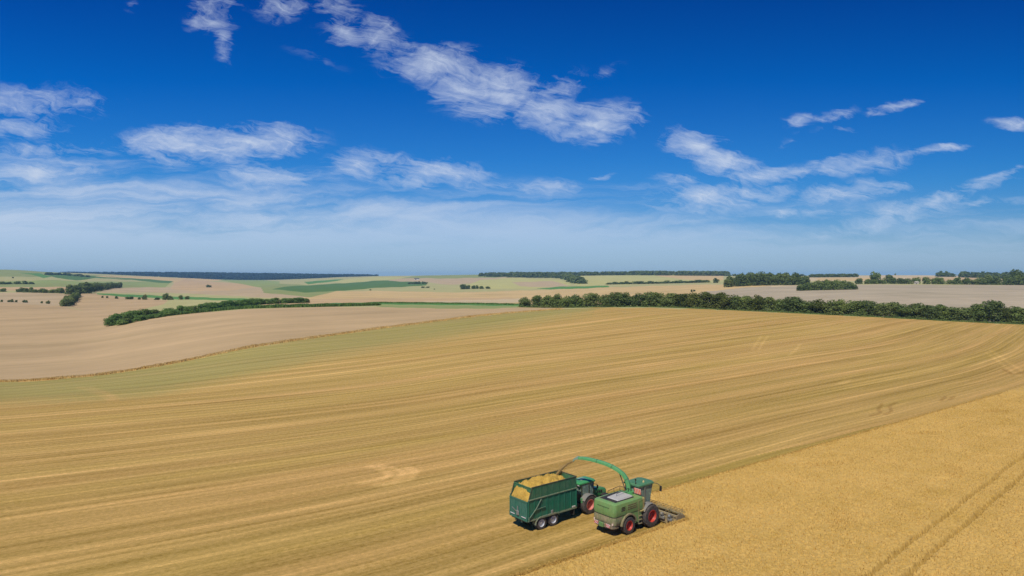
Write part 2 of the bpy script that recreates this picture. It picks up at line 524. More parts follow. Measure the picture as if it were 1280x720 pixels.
def build_ground():
    nr, nc = len(rows), len(cols)
    # profiles at the mesh columns (nc, nr)
    Z = height_grid(cols).T                               # (nr, nc)
    D = np.repeat(rows[:, None], nc, 1)
    PX = np.repeat(cols[None, :], nr, 0)
    X = (PX - 640) / F * D
    PY = YH + F * (H - Z) / D
    PE = np.minimum.accumulate(PY, axis=0)                # plan position used for hidden hollows
    col = np.zeros((nr, nc, 4), np.float32)
    aux = np.zeros((nr, nc), np.float32)
    # slightly wavering field borders
    Vr = (D - HV[1]) * CV[1] + (X - HV[0]) * CV[0]
    rowwob = 2.6 * np.sin(Vr * .9) + 2.0 * np.sin(Vr * 2.1 + 1) + 2.4 * np.sin(Vr * .31)
    wob = 0.35 * np.sin(PX * 0.11) + 0.25 * np.sin(PX * 0.27 + 1.3)
    for name, st, rw, poly in POLYS:
        P = np.array(poly, float)
        y0, y1 = P[:, 1].min() - 2, P[:, 1].max() + 2
        r0 = np.nonzero((PE.max(axis=1) >= y0) & (PE.min(axis=1) <= y1))[0]
        if len(r0) == 0: continue
        a, b = r0[0], r0[-1] + 1
        if name == 'head':                                 # regrowth that thins out along the rows
            ref = hedge_row(PX[a:b]) - 8
            for tt, al in ((-9, .22), (-5, .28), (-1.5, .35), (2, .5), (6, .6)):
                yy_ = ref + (PE[a:b] - ref) * 1.0 + np.clip((PE[a:b] - ref) / 10, 0, 1) * tt
                m = inside(poly, np.clip(PX[a:b], -899, 1899), yy_ + rowwob[a:b] * .5 * np.clip(1.1 - PX[a:b] / 700, .12, 1) * (PE[a:b] > hedge_row(PX[a:b])))
                cc = col[a:b]; new = np.array([*alb(C[name]), st])
                cc[m] = cc[m] * (1 - al) + new * al
                col[a:b] = cc
            continue
        m = inside(poly, np.clip(PX[a:b], -899, 1899), PE[a:b] + (rowwob[a:b] * np.clip(1.1 - PX[a:b] / 700, .12, 1) * (PE[a:b] > hedge_row(PX[a:b])) if name == 'head' else wob[a:b] * (0.6 if st == 0 else 1.0)))
        col[a:b][m] = (*alb(C[name]), st)
        aux[a:b][m] = rw
    # freshly cut strip beside the standing wheat, bare wheel marks
    U, V = uv_of(X, D)
    m = (V > CROP_L - .6) & (V < CROP_L + .5 + np.clip(4.2 * (1 - U / 98), 0, 4) + .25 * np.sin(U * .23)) & (U > 6) & (U < 130)
    col[m, :3] = alb((166, 142, 68)); col[m, 3] = .9
    m = (V <= CROP_L) & ((V < CROP_R) | (U > CROP_F)) & (D < 260)
    col[m, :3] = alb((150, 116, 58)); col[m, 3] = .3
    # golden uncut strip under the margin grass
    EX = np.array([(px - 640) / F * hit(px, py) for px, py in EDGE]); EYd = np.array([hit(px, py) for px, py in EDGE])
    near_e = (D > 120) & (D < 420) & (X < EX[-1])
    yd = np.interp(X[near_e], EX, EYd)
    mm = np.abs(D[near_e] - yd - .6) < 2.2
    cc = col[near_e]; cc[mm, :3] = alb((206, 168, 96)); cc[mm, 3] = .4; col[near_e] = cc
    for line, w, k in MARKS:
        P = np.array([[(px - 640) / F * hit(px, py), hit(px, py)] for px, py in line])
        # smooth the line
        t = np.linspace(0, len(P) - 1, 40)
        P = np.stack([pchip(np.arange(len(P)), P[:, 0], t), pchip(np.arange(len(P)), P[:, 1], t)], 1)
        sel = (D > P[:, 1].min() - 6) & (D < P[:, 1].max() + 6) & (X > P[:, 0].min() - 6) & (X < P[:, 0].max() + 6)
        xs, ys = X[sel], D[sel]
        dist = np.full(xs.shape, 1e9)
        for p, q in zip(P[:-1], P[1:]):
            dx, dy = q - p
            L = dx * dx + dy * dy + 1e-9
            tt = np.clip(((xs - p[0]) * dx + (ys - p[1]) * dy) / L, 0, 1)
            dist = np.minimum(dist, np.hypot(xs - p[0] - tt * dx, ys - p[1] - tt * dy))
        f = np.clip(1.4 - dist / w, 0, 1) ** 1.0
        cc = col[sel]
        cc[:, :3] = cc[:, :3] * (1 - f[:, None] + f[:, None] * np.array(k)[None, :])
        col[sel] = cc
    V3 = np.stack([X, D, Z], -1).reshape(-1, 3)
    idx = np.arange(nr * nc).reshape(nr, nc)
    Q = np.stack([idx[:-1, :-1], idx[:-1, 1:], idx[1:, 1:], idx[1:, :-1]], -1).reshape(-1, 4)
    # the land behind the viewpoint: a coarse apron to the same level
    me = fast_mesh('ground', V3, Q)
    me.polygons.foreach_set('use_smooth', np.ones(len(Q), bool))
    a = me.attributes.new('Field', 'FLOAT_COLOR', 'POINT')
    a.data.foreach_set('color', col.reshape(-1))
    a = me.attributes.new('Rows', 'FLOAT', 'POINT')
    a.data.foreach_set('value', aux.reshape(-1))
    o = link(bpy.data.objects.new('ground', me))
    tag(o, kind='structure')
    o.data.materials.append(ground_material())
    bx = [(-900, 0.5, 0), (900, .5, 0), (900, -900, 0), (-900, -900, 0)]
    o2 = mesh_obj('ground', [(x, y, -0.004) for x, y, z in bx], [(3, 2, 1, 0)], o.data.materials[0])
    tag(o2, kind='structure')
    return o


SWIRL = (1.32, 1.31, 1.44); LIGHTM = (1.16, 1.16, 1.2); DARKM = (.78, .74, .68)
MARKS = [
    ([(452, 604), (476, 599), (486, 593), (478, 587), (462, 583)], .6, SWIRL),
    ([(470, 606), (496, 600), (504, 592), (494, 586), (476, 582)], .6, SWIRL),
    ([(482, 607), (512, 599), (518, 590), (508, 584)], .65, SWIRL),
    ([(1088, 520), (1100, 516), (1098, 511), (1103, 505)], .35, DARKM),
    ([(1106, 518), (1114, 514), (1112, 508), (1120, 503)], .35, DARKM),
    ([(1176, 501), (1182, 496)], .35, DARKM), ([(1186, 500), (1192, 496)], .35, DARKM),
    ([(1048, 480), (1058, 474)], .4, LIGHTM), ([(1054, 480), (1064, 474)], .4, LIGHTM),
    ([(985, 445), (995, 437), (1000, 430)], .5, LIGHTM), ([(940, 438), (946, 428), (952, 420)], .45, LIGHTM),
    ([(948, 438), (954, 428), (960, 420)], .45, LIGHTM),
    ([(1232, 440), (1246, 450), (1262, 462), (1275, 470)], .6, LIGHTM), ([(1238, 438), (1256, 450), (1272, 460), (1290, 470)], .6, LIGHTM),
    ([(1255, 462), (1266, 468), (1278, 466), (1290, 460)], .5, DARKM),
    ([(98, 484), (116, 489), (132, 495), (142, 501)], 1.0, (1.14, 1.06, 1.1)), ([(112, 484), (128, 489), (146, 497)], .8, (1.14, 1.06, 1.1)),
]


def ground_material():
    m, nt, b = new_mat('field_soil_and_stubble')
    at_ = nt.new('ShaderNodeAttribute', attribute_name='Field')
    fc, st = at_.outputs['Color'], at_.outputs['Alpha']
    rw = nt.new('ShaderNodeAttribute', attribute_name='Rows').outputs['Fac']
    P = nt.new('ShaderNodeNewGeometry').outputs['Position']
    # warp so that rows are not ruler straight
    wv = nt.noise(P, 0.012, 2, 0.5, color=True)
    wv = nt.vmath('SUBTRACT', wv, (0.5, 0.5, 0.5))
    sc = nt.new('ShaderNodeVectorMath', operation='SCALE'); nt.l.new(wv, sc.inputs[0]); sc.inputs['Scale'].default_value = 3.0
    PW = nt.vmath('ADD', P, sc.outputs[0])
    # row coordinates: the swaths bend gently round the hill
    sx_ = nt.new('ShaderNodeSeparateXYZ'); nt.l.new(PW, sx_.inputs[0])
    x_, y_ = sx_.outputs[0], sx_.outputs[1]
    bl = nt.math('POWER', nt.math('MAXIMUM', nt.math('MULTIPLY', nt.math('MAXIMUM', x_, -210.0), -1.0), 0.0), 2.0)
    br = nt.math('POWER', nt.math('MAXIMUM', nt.math('SUBTRACT', x_, 100.0), 0.0), 2.0)
    vv = nt.math('MULTIPLY_ADD', x_, -.75, y_)
    vv = nt.math('MULTIPLY_ADD', bl, -.00175, vv)
    vv = nt.math('MULTIPLY', nt.math('MULTIPLY_ADD', br, -.00225, vv), .8)
    uu = nt.math('MULTIPLY_ADD', x_, .8, nt.math('MULTIPLY', y_, .6))
    cA = nt.new('ShaderNodeCombineXYZ'); nt.l.new(uu, cA.inputs[0]); nt.l.new(vv, cA.inputs[1])
    A = cA.outputs[0]
    n1 = nt.noise(nt.mapping(A, sc=(.007, .10, 0)), 1, 3, .6)
    n2 = nt.noise(nt.mapping(A, sc=(.010, .62, 0)), 1, 4, .72)
    n3 = nt.noise(nt.mapping(A, sc=(.05, 2.4, 0)), 1, 4, .72)
    ng = nt.noise(nt.mapping(P, sc=(1, 1, 0)), 1.9, 6, .85)
    ng2 = nt.noise(nt.mapping(A, sc=(2.0, 3.6, 0)), 1, 4, .8)
    ph = nt.math('MULTIPLY', nt.noise(nt.mapping(A, sc=(.006, .03, 0)), 1, 2, .5), 3.0)

    def wave(period, phase, lo, hi):
        w = nt.math('SINE', nt.math('ADD', nt.math('MULTIPLY_ADD', vv, 2 * math.pi / period, phase), ph))
        return nt.maprange(w, lo, hi)

    def mask(loc, scu, scv, lo, hi):
        return nt.maprange(nt.noise(nt.mapping(A, loc=loc, sc=(scu, scv, 0)), 1, 2, .55), lo, hi)
    f = nt.math('MULTIPLY_ADD', n1, .30, nt.math('MULTIPLY', n2, .85))
    f = nt.math('MULTIPLY_ADD', n3, .53, f)
    f = nt.math('MULTIPLY_ADD', ng, .95, f)
    f = nt.math('MULTIPLY_ADD', ng2, .50, f)                 # centre about 1.50
    f = nt.math('MULTIPLY_ADD', nt.math('SUBTRACT', wave(13.8, 0.0, -1, 1), .5), .04, f)
    f = nt.math('MULTIPLY_ADD', nt.math('SUBTRACT', wave(6.9, 1.0, -1, 1), .5), .05, f)
    band = nt.ramp(nt.maprange(f, 1.30, 1.84), [(0.0, (.60, .58, .42)), (.30, (.85, .86, .74)), (.5, (1.0, 1.0, 1.0)), (.7, (1.13, 1.11, 1.14)), (1.0, (1.50, 1.46, 1.58))])
    hue = nt.noise(nt.mapping(A, loc=(31, 7, 0), sc=(.008, .09, 0)), 1, 3, .55)
    tint = nt.ramp(hue, [(.34, (.97, 1.0, .91)), (.5, (1, 1, 1)), (.66, (1.03, .985, 1.03))])
    band = nt.mix(1.0, band, tint, 'MULTIPLY')
    zone = nt.ramp(nt.maprange(nt.math('MULTIPLY_ADD', nt.math('SUBTRACT', n1, .5), 120.0, vv), 40, 190), [(0, (.96, .93, .87)), (.5, (1.01, .985, .98)), (1, (1.04, 1.03, 1.06))])
    band = nt.mix(1.0, band, zone, 'MULTIPLY')
    # pale lines of lying straw, darker wheel tracks
    pale = nt.math('MULTIPLY', wave(3.45, .6, .70, 1.0), mask((9, 40, 0), .016, .10, .38, .60))
    pale2 = nt.math('MULTIPLY', wave(6.9, 2.2, .80, 1.0), mask((5, 3, 0), .012, .05, .34, .56))
    pale = nt.math('MAXIMUM', pale, pale2)
    band = nt.mix(nt.math('MULTIPLY', pale, .72), band, nt.mix(1.0, band, (1.34, 1.32, 1.42), 'MULTIPLY'))
    drk = nt.math('MULTIPLY', wave(6.9, 3.6, .84, 1.0), mask((70, 8, 0), .010, .12, .44, .62))
    drk2 = nt.math('MULTIPLY', wave(3.45, 3.6, .84, 1.0), mask((2, 66, 0), .012, .05, .40, .6))
    drk = nt.math('MAXIMUM', drk, drk2)
    band = nt.mix(nt.math('MULTIPLY', drk, .55), band, nt.mix(1.0, band, (.72, .70, .58), 'MULTIPLY'))
    # worked fields further off: drill rows, cloudy soil, and relief shading put into the colour
    Bm = nt.mapping(PW, rot=(0, 0, -R(14)))
    s1 = nt.noise(nt.mapping(Bm, sc=(.004, .055, 0)), 1, 4, .6)
    s2 = nt.noise(nt.mapping(Bm, sc=(.012, .28, 0)), 1, 2, .6)
    s3 = nt.noise(nt.mapping(P, sc=(.009, .009, 0)), 1, 5, .6)
    g = nt.math('MULTIPLY_ADD', s1, .7, nt.math('MULTIPLY', s3, .8))
    g = nt.math('MULTIPLY_ADD', s2, .35, g)
    rows_relief_c = nt.ramp(nt.maprange(g, .60, 1.26), [(0, (.70, .71, .66)), (.42, (.96, .96, .94)), (.6, (1.03, 1.02, 1.01)), (1, (1.22, 1.20, 1.20))])
    other = nt.mix(rw, (1, 1, 1), rows_relief_c)
    s4 = nt.noise(nt.mapping(P, sc=(.02, .02, 0)), 1, 6, .65)
    other = nt.mix(1.0, other, nt.maprange(s4, .3, .7, .9, 1.1), 'MULTIPLY')
    mult = nt.mix(st, other, band)
    c = nt.mix(1.0, fc, mult, 'MULTIPLY')
    nt.l.new(c, b.inputs['Base Color'])
    b.inputs['Roughness'].default_value = .95
    b.inputs['Specular IOR Level'].default_value = .1
    # stubble relief
    bp = nt.new('ShaderNodeBump')
    bp.inputs['Distance'].default_value = .12
    hgt = nt.math('MULTIPLY_ADD', ng2, .8, nt.math('MULTIPLY', ng, .9))
    nt.l.new(nt.math('MULTIPLY', st, .55), bp.inputs['Strength'])
    nt.l.new(hgt, bp.inputs['Height'])
    nt.l.new(bp.outputs[0], b.inputs['Normal'])
    return m


build_ground()

# ------------------------------------------------------------------ standing wheat
def build_crop():
    def axis(a, b, lo, hi, fine, coarse):
        return np.unique(np.round(np.concatenate([np.arange(a, lo, coarse), np.arange(lo, hi, fine), np.arange(hi, b, coarse)]), 4))
    s = .15
    us = axis(-60, 300, -20, 118, s, 1.0)
    vs = np.concatenate([np.arange(-140, -46, 1.0), np.arange(-46, CROP_R, s), [CROP_R], np.arange(CROP_R + s, CROP_L - .05, s), [CROP_L]])
    nu, nv = len(us), len(vs)
    U, V = np.meshgrid(us, vs, indexing='ij')
    jit = rng.normal(0, .035, (2, nu, nv))
    keep_edge = (np.abs(V - CROP_L) < .01) | (np.abs(V - CROP_R) < .01)
    Uj = U + jit[0]; Vj = V + np.where(keep_edge, rng.normal(0, .08, V.shape), jit[1])
    x = HV[0] + Uj * CU[0] + Vj * CV[0]; y = HV[1] + Uj * CU[1] + Vj * CV[1]
    z0 = zw(x, y)
    # heads: random height, lodged patches, tramlines
    lump = (np.sin(U * .9 + 2 * np.sin(V * .7)) + np.sin(V * 1.3 + 1.7 * np.sin(U * .5))) * .012
    hgt = .68 + rng.normal(0, .042, U.shape) + lump
    tram = np.zeros_like(U)
    for a in (-19.55, -21.55):
        dv = np.abs(V - (a + .0965 * (U - 9)) - .06 * np.sin(U * .4))
        tram = np.maximum(tram, np.clip(1.3 - dv / .21, 0, 1))
    hgt = hgt * (1 - .60 * tram)
    lod = np.clip(np.sin(U * .23 + 1.1 * np.sin(V * .31)) * np.sin(V * .29 + 2) - .80, 0, 1) * 4
    hgt -= .22 * np.clip(lod, 0, 1)
    z = z0 + np.maximum(hgt, .03)
    idx = np.arange(nu * nv).reshape(nu, nv)
    cu = (us[:-1] + us[1:]) / 2; cv = (vs[:-1] + vs[1:]) / 2
    CUU, CVV = np.meshgrid(cu, cv, indexing='ij')
    ok = (CVV < CROP_R) | (CUU > CROP_F)
    y_mid = HV[1] + CUU * CU[1] + CVV * CV[1]; x_mid = HV[0] + CUU * CU[0] + CVV * CV[0]
    ok &= (y_mid > 12) & (y_mid < 240)
    Q = np.stack([idx[:-1, :-1], idx[1:, :-1], idx[1:, 1:], idx[:-1, 1:]], -1)[ok]
    Vt = np.stack([x, y, z], -1).reshape(-1, 3)
    # edge skirts down to the ground
    extra, eq = [], []
    base = len(Vt)
    jR = int(np.argmin(np.abs(vs - CROP_R))); jL = nv - 1
    iF = int(np.argmin(np.abs(us - CROP_F)))

    def skirt(ids):
        nonlocal base
        p = Vt[ids].copy(); p[:, 2] = zw(p[:, 0], p[:, 1]) - .02
        extra.append(p)
        k = np.arange(len(ids) - 1)
        eq.append(np.stack([ids[:-1], ids[1:], base + k + 1, base + k], -1))
        base += len(ids)
    skirt(idx[:iF + 1, jR]); skirt(idx[iF:, jL]); skirt(idx[iF, jR:])
    Vt = np.concatenate([Vt] + extra); Q = np.concatenate([Q] + eq)
    # blades with ears standing above the surface
    n = 130000
    bu = rng.uniform(-18, 112, n); bv = rng.uniform(-46, CROP_L, n)
    edge_n = 9000
    eu = np.concatenate([rng.uniform(-18, CROP_F, edge_n), rng.uniform(CROP_F, 112, edge_n), np.full(2500, CROP_F)])
    ev = np.concatenate([CROP_R + rng.normal(0, .1, edge_n), CROP_L + rng.normal(0, .1, edge_n), rng.uniform(CROP_R, CROP_L, 2500)])
    bu = np.concatenate([bu, eu]); bv = np.concatenate([bv, ev])
    ok = (bv < CROP_R + .25) | (bu > CROP_F - .1)
    for a in (-19.55, -21.55):
        ok &= np.abs(bv - (a + .0965 * (bu - 9))) > .24
    bu, bv = bu[ok], bv[ok]
    bx = HV[0] + bu * CU[0] + bv * CV[0]; by = HV[1] + bu * CU[1] + bv * CV[1]
    vis = (np.abs(bx) < by * .80) & (by > 45)
    bx, by = bx[vis], by[vis]
    bz = zw(bx, by)
    n = len(bx)
    th = rng.uniform(0, math.pi, n); w = rng.uniform(.02, .045, n); h = rng.uniform(.66, .84, n)
    lx, ly = rng.normal(.06, .10, n), rng.normal(.03, .10, n)
    p0 = np.stack([bx - w * np.cos(th), by - w * np.sin(th), bz + .40], -1)
    p1 = np.stack([bx + w * np.cos(th), by + w * np.sin(th), bz + .40], -1)
    p2 = np.stack([bx + lx + w * .6 * np.cos(th), by + ly + w * .6 * np.sin(th), bz + h], -1)
    p3 = np.stack([bx + lx - w * .6 * np.cos(th), by + ly - w * .6 * np.sin(th), bz + h], -1)
    b0 = len(Vt)
    Vt = np.concatenate([Vt, p0, p1, p2, p3])
    k = np.arange(n)
    Q = np.concatenate([Q, np.stack([b0 + k, b0 + n + k, b0 + 2 * n + k, b0 + 3 * n + k], -1)])
    me = fast_mesh('standing_wheat', Vt, Q)
    me.polygons.foreach_set('use_smooth', np.zeros(len(Q), bool))
    tr = np.zeros(len(Vt), np.float32); tr[:nu * nv] = tram.ravel()
    a = me.attributes.new('Tram', 'FLOAT', 'POINT'); a.data.foreach_set('value', tr)
    m, nt, b = new_mat('ripe_wheat')
    P = nt.new('ShaderNodeNewGeometry').outputs['Position']
    A = nt.mapping(P, rot=(0, 0, -CH))
    n1 = nt.noise(nt.mapping(P, sc=(1, 1, .2)), .16, 4, .6)
    n2 = nt.noise(nt.mapping(P, sc=(1, 1, .2)), 2.2, 4, .7)
    n3 = nt.noise(nt.mapping(A, sc=(.01, .35, 0)), 1, 2, .5)
    f = nt.math('MULTIPLY_ADD', n1, .55, nt.math('MULTIPLY', n2, .6))
    f = nt.math('MULTIPLY_ADD', n3, .3, f)
    base = alb(C['crop'], K * .95)
    c = nt.ramp(nt.maprange(f, .50, .95), [(0, [v * q for v, q in zip(base, (.84, .82, .66))]), (.5, base), (1, [v * q for v, q in zip(base, (1.14, 1.14, 1.22))])])
    tram_a = nt.new('ShaderNodeAttribute', attribute_name='Tram').outputs['Fac']
    c = nt.mix(nt.math('MULTIPLY', tram_a, .55), c, tuple(alb((150, 122, 58))))
    nt.l.new(c, b.inputs['Base Color'])
    b.inputs['Roughness'].default_value = .85
    b.inputs['Specular IOR Level'].default_value = .15
    me.materials.append(m)
    o = link(bpy.data.objects.new('standing_wheat', me))
    tag(o, 'ripe golden standing wheat to the right of the harvester, with twin tramlines', 'wheat', kind='stuff')


build_crop()


# ------------------------------------------------------------------ grass margins
def grass_strip(name, label, line, width, h0, h1, n, cols2, cat='grass', blade=.1):
    P = np.array([at(px, d) for px, d in line])
    seg = np.hypot(*(P[1:, :2] - P[:-1, :2]).T)
    cum = np.concatenate([[0], np.cumsum(seg)])
    t = rng.uniform(0, cum[-1], n)
    x = np.interp(t, cum, P[:, 0]); y = np.interp(t, cum, P[:, 1])
    x += rng.uniform(-width / 2, width / 2, n); y += rng.uniform(-width / 2, width / 2, n)
    z = zw(x, y)
    lump = .8 + .12 * np.sin(t * .35 + np.sin(t * .11) * 2) + .08 * np.sin(t * 1.7)
    th = rng.uniform(0, math.pi, n); w = rng.uniform(.5, 1.2, n) * blade
    h = rng.uniform(h0, h1, n) * np.clip(lump, .4, 1.2)
    lx, ly = rng.normal(0, .15, n) * h, rng.normal(0, .15, n) * h
    p = [np.stack([x + s * w * np.cos(th) + k * lx, y + s * w * np.sin(th) + k * ly, z - .03 + k * h], -1) for s, k in ((-1, 0), (1, 0), (.5, 1), (-.5, 1))]
    V = np.concatenate(p); k = np.arange(n)
    me = fast_mesh(name, V, np.stack([k, n + k, 2 * n + k, 3 * n + k], -1))
    m, nt, b = new_mat(name + '_blades')
    Pn = nt.new('ShaderNodeNewGeometry').outputs['Position']
    f = nt.noise(Pn, .25, 4, .7)
    c = nt.ramp(nt.maprange(f, .3, .7), [(0, alb(cols2[0])), (1, alb(cols2[1]))])
    nt.l.new(c, b.inputs['Base Color']); b.inputs['Roughness'].default_value = .9
    me.materials.append(m)
    o = link(bpy.data.objects.new(name, me))
    tag(o, label, cat, kind='stuff')
    return o


edge_line = [(-120, 192)] + [(px, hit(px, py)) for px, py in EDGE]
grass_strip('margin_grass', 'strip of tall golden uncut grass along the left edge of the stubble', edge_line, 2.6, .3, .75, 46000, ((206, 166, 88), (234, 204, 134)))
HEDGE = [(650, 402), (700, 374), (760, 352), (800, 346), (900, 326), (960, 319), (1120, 301), (1280, 286), (1500, 266)]
hx, hd = [p[0] for p in HEDGE], [p[1] for p in HEDGE]
grass_strip('hedge_bottom_grass', 'dark green grass and nettles along the foot of the long hedgerow', [(px, d - 4.5) for px, d in HEDGE], 3.2, .4, 1.1, 9000, ((70, 92, 40), (120, 138, 62)))


# ------------------------------------------------------------------ trees
def foliage(name, dark, mid, light, trans=.34):
    m, nt, b = new_mat(name)
    oi = nt.new('ShaderNodeObjectInfo').outputs['Random']
    tc = nt.new('ShaderNodeTexCoord').outputs['Object']
    lf = nt.new('ShaderNodeAttribute', attribute_name='Leaf').outputs['Fac']
    n = nt.noise(tc, 5.0, 3, .6)
    f = nt.math('MULTIPLY_ADD', oi, .42, nt.math('MULTIPLY', lf, .42))
    f = nt.math('MULTIPLY_ADD', n, .5, f)
    c = nt.ramp(nt.maprange(f, .25, 1.1), [(0, dark), (.5, mid), (1, light)])
    nt.l.new(c, b.inputs['Base Color'])
    b.inputs['Roughness'].default_value = .7
    b.inputs['Specular IOR Level'].default_value = .25
    t = nt.new('ShaderNodeBsdfTranslucent'); nt.l.new(c, t.inputs[0])
    mx = nt.new('ShaderNodeMixShader'); mx.inputs[0].default_value = trans
    nt.l.new(b.outputs[0], mx.inputs[1]); nt.l.new(t.outputs[0], mx.inputs[2])
    out = [q for q in nt.n if q.type == 'OUTPUT_MATERIAL'][0]
    nt.l.new(mx.outputs[0], out.inputs[0])
    return m


FO = {
    'dark': foliage('foliage_dark_green', (.074, .108, .028), (.155, .205, .052), (.26, .295, .078)),
    'mid': foliage('foliage_mid_green', (.098, .142, .032), (.19, .25, .056), (.28, .32, .08)),
    'yellow': foliage('foliage_yellow_green', (.070, .095, .018), (.130, .155, .028), (.190, .200, .045)),
    'lime': foliage('foliage_bright_green', (.10, .18, .036), (.18, .29, .058), (.26, .36, .09)),
}
FO['far'] = foliage('foliage_far_dark', (.022, .046, .034), (.045, .075, .050), (.07, .10, .06))
BARK = paint('bark', (.10, .075, .05), .9, .1, scale=4)


def crown_arrays(seed, nl, nleaf, leaf, shape='round', zmin=.03):
    g = np.random.default_rng(seed)
    # lobes fill a dome 1 wide, 1 tall
    cs, rs = [], []
    for i in range(nl):
        a = g.uniform(0, 2 * math.pi)
        el = math.asin(g.uniform(-.85, 1.0))
        q = g.uniform(.75, 1.0)
        ww = .31 if shape == 'round' else .31 * (1.1 - .55 * (math.sin(el) + 1) / 2 * 1.6)
        rad = g.uniform(.15, .23)
        cs.append((ww * q * math.cos(el) * math.cos(a), ww * q * math.cos(el) * math.sin(a), .44 + .37 * q * math.sin(el))); rs.append(rad)
    for i in range(5):                                    # skirt of low growth
        a = i * 1.257 + g.uniform(-.3, .3)
        cs.append((.27 * math.cos(a), .27 * math.sin(a), .12)); rs.append(.17)
    cs.append((0, 0, .45)); rs.append(.30)
    cs = np.array(cs); rs = np.array(rs)
    pr = rs ** 2 / np.sum(rs ** 2)
    k = g.choice(len(rs), nleaf, p=pr)
    d = g.normal(size=(nleaf, 3)); d[:, 2] += .25
    d /= np.linalg.norm(d, axis=1)[:, None]
    p = cs[k] + d * (rs[k] * g.uniform(.72, 1.10, nleaf))[:, None]
    p[:, 2] *= 1.0 / np.quantile(p[:, 2], .997)
    ok = p[:, 2] > zmin
    p, d, k = p[ok], d[ok], k[ok]
    nrm = d + g.normal(0, .40, d.shape); nrm /= np.linalg.norm(nrm, axis=1)[:, None]
    up = g.normal(size=nrm.shape)
    a = np.cross(nrm, up); a /= np.linalg.norm(a, axis=1)[:, None]
    b = np.cross(nrm, a)
    s = leaf * g.uniform(.55, 1.35, len(p))
    s2 = s * g.uniform(.5, .9, len(p))
    V = np.concatenate([p - a * s[:, None], p - b * s2[:, None], p + a * s[:, None], p + b * s2[:, None]])
    n = len(p); q = np.arange(n)
    Q = np.stack([q, n + q, 2 * n + q, 3 * n + q], -1)
    lobe_tone = g.uniform(0, 1, len(rs))
    tone = np.clip(.5 * lobe_tone[k] + .5 * g.uniform(0, 1, n), 0, 1)
    return V, Q, np.tile(tone, 4)


def crown_mesh(name, arr, mat):
    V, Q, tone = arr
    me = fast_mesh(name, V, Q)
    a = me.attributes.new('Leaf', 'FLOAT', 'POINT'); a.data.foreach_set('value', tone.astype(np.float32))
    me.materials.append(mat)
    return me


def trunk_mesh(seed):
    g = random.Random(seed)
    b = MB()
    b.tube([(0, 0, -.03), (.005, 0, .12), (.01, .01, .35), (0, .02, .62)], [.045, .034, .026, .01], 7)
    for k in range(4):
        a = k * 1.6 + g.uniform(0, 1)
        z0 = g.uniform(.15, .35)
        b.tube([(0, 0, z0), (.12 * math.cos(a), .12 * math.sin(a), z0 + .16), (.26 * math.cos(a), .26 * math.sin(a), z0 + .3)], [.018, .012, .004], 5)
    o = b.build('trunk', BARK)
    me = o.data
    bpy.data.objects.remove(o)
    return me


HI = [crown_arrays(10 + i, 17, 3400, .036, 'round') for i in range(5)]
HI += [crown_arrays(30 + i, 14, 3400, .036, 'cone') for i in range(2)]
MD = [crown_arrays(50 + i, 13, 1300, .056, 'round') for i in range(4)]
LO = [crown_arrays(70 + i, 10, 300, .105, 'round') for i in range(3)]
CROWN = {}
TRUNKS = [trunk_mesh(i) for i in range(3)]


def crown_data(lod, i, fo):
    key = (lod, i, fo)
    if key not in CROWN:
        CROWN[key] = crown_mesh('crown', {'hi': HI, 'md': MD, 'lo': LO}[lod][i], FO[fo])
    return CROWN[key]


def tree(name, label, cat, group, px, d, hgt, wid, fo='dark', lod='md', i=0, parts=True, sink=.12, pos=None):
    p = at(px, d) if pos is None else pos
    rz = random.uniform(0, 6.28)
    me = crown_data(lod, i, fo)
    if parts:
        o = empty(name, (p[0], p[1], p[2] - sink), rz)
        c = bpy.data.objects.new('crown', me); link(c, o)
        t = bpy.data.objects.new('trunk', TRUNKS[i % 3]); link(t, o)
    else:
        o = bpy.data.objects.new(name, me); link(o)
        o.location = (p[0], p[1], p[2] - sink); o.rotation_euler = (0, 0, rz)
    o.scale = (wid, wid, hgt)
    tag(o, label, cat, group)
    return o


ORD = ['first', 'second', 'third', 'fourth', 'fifth', 'sixth', 'seventh', 'eighth', 'ninth', 'tenth', 'eleventh', 'twelfth', 'thirteenth', 'fourteenth',
       'fifteenth', 'sixteenth', 'seventeenth', 'eighteenth', 'nineteenth']
TENS = {20: 'twent', 30: 'thirt', 40: 'fort', 50: 'fift', 60: 'sixt', 70: 'sevent', 80: 'eight', 90: 'ninet'}


def ordinal(n):
    if n < 20: return ORD[n - 1]
    t = n // 10 * 10
    return TENS[t] + 'ieth' if n == t else TENS[t] + 'y-' + ORD[n - t - 1]


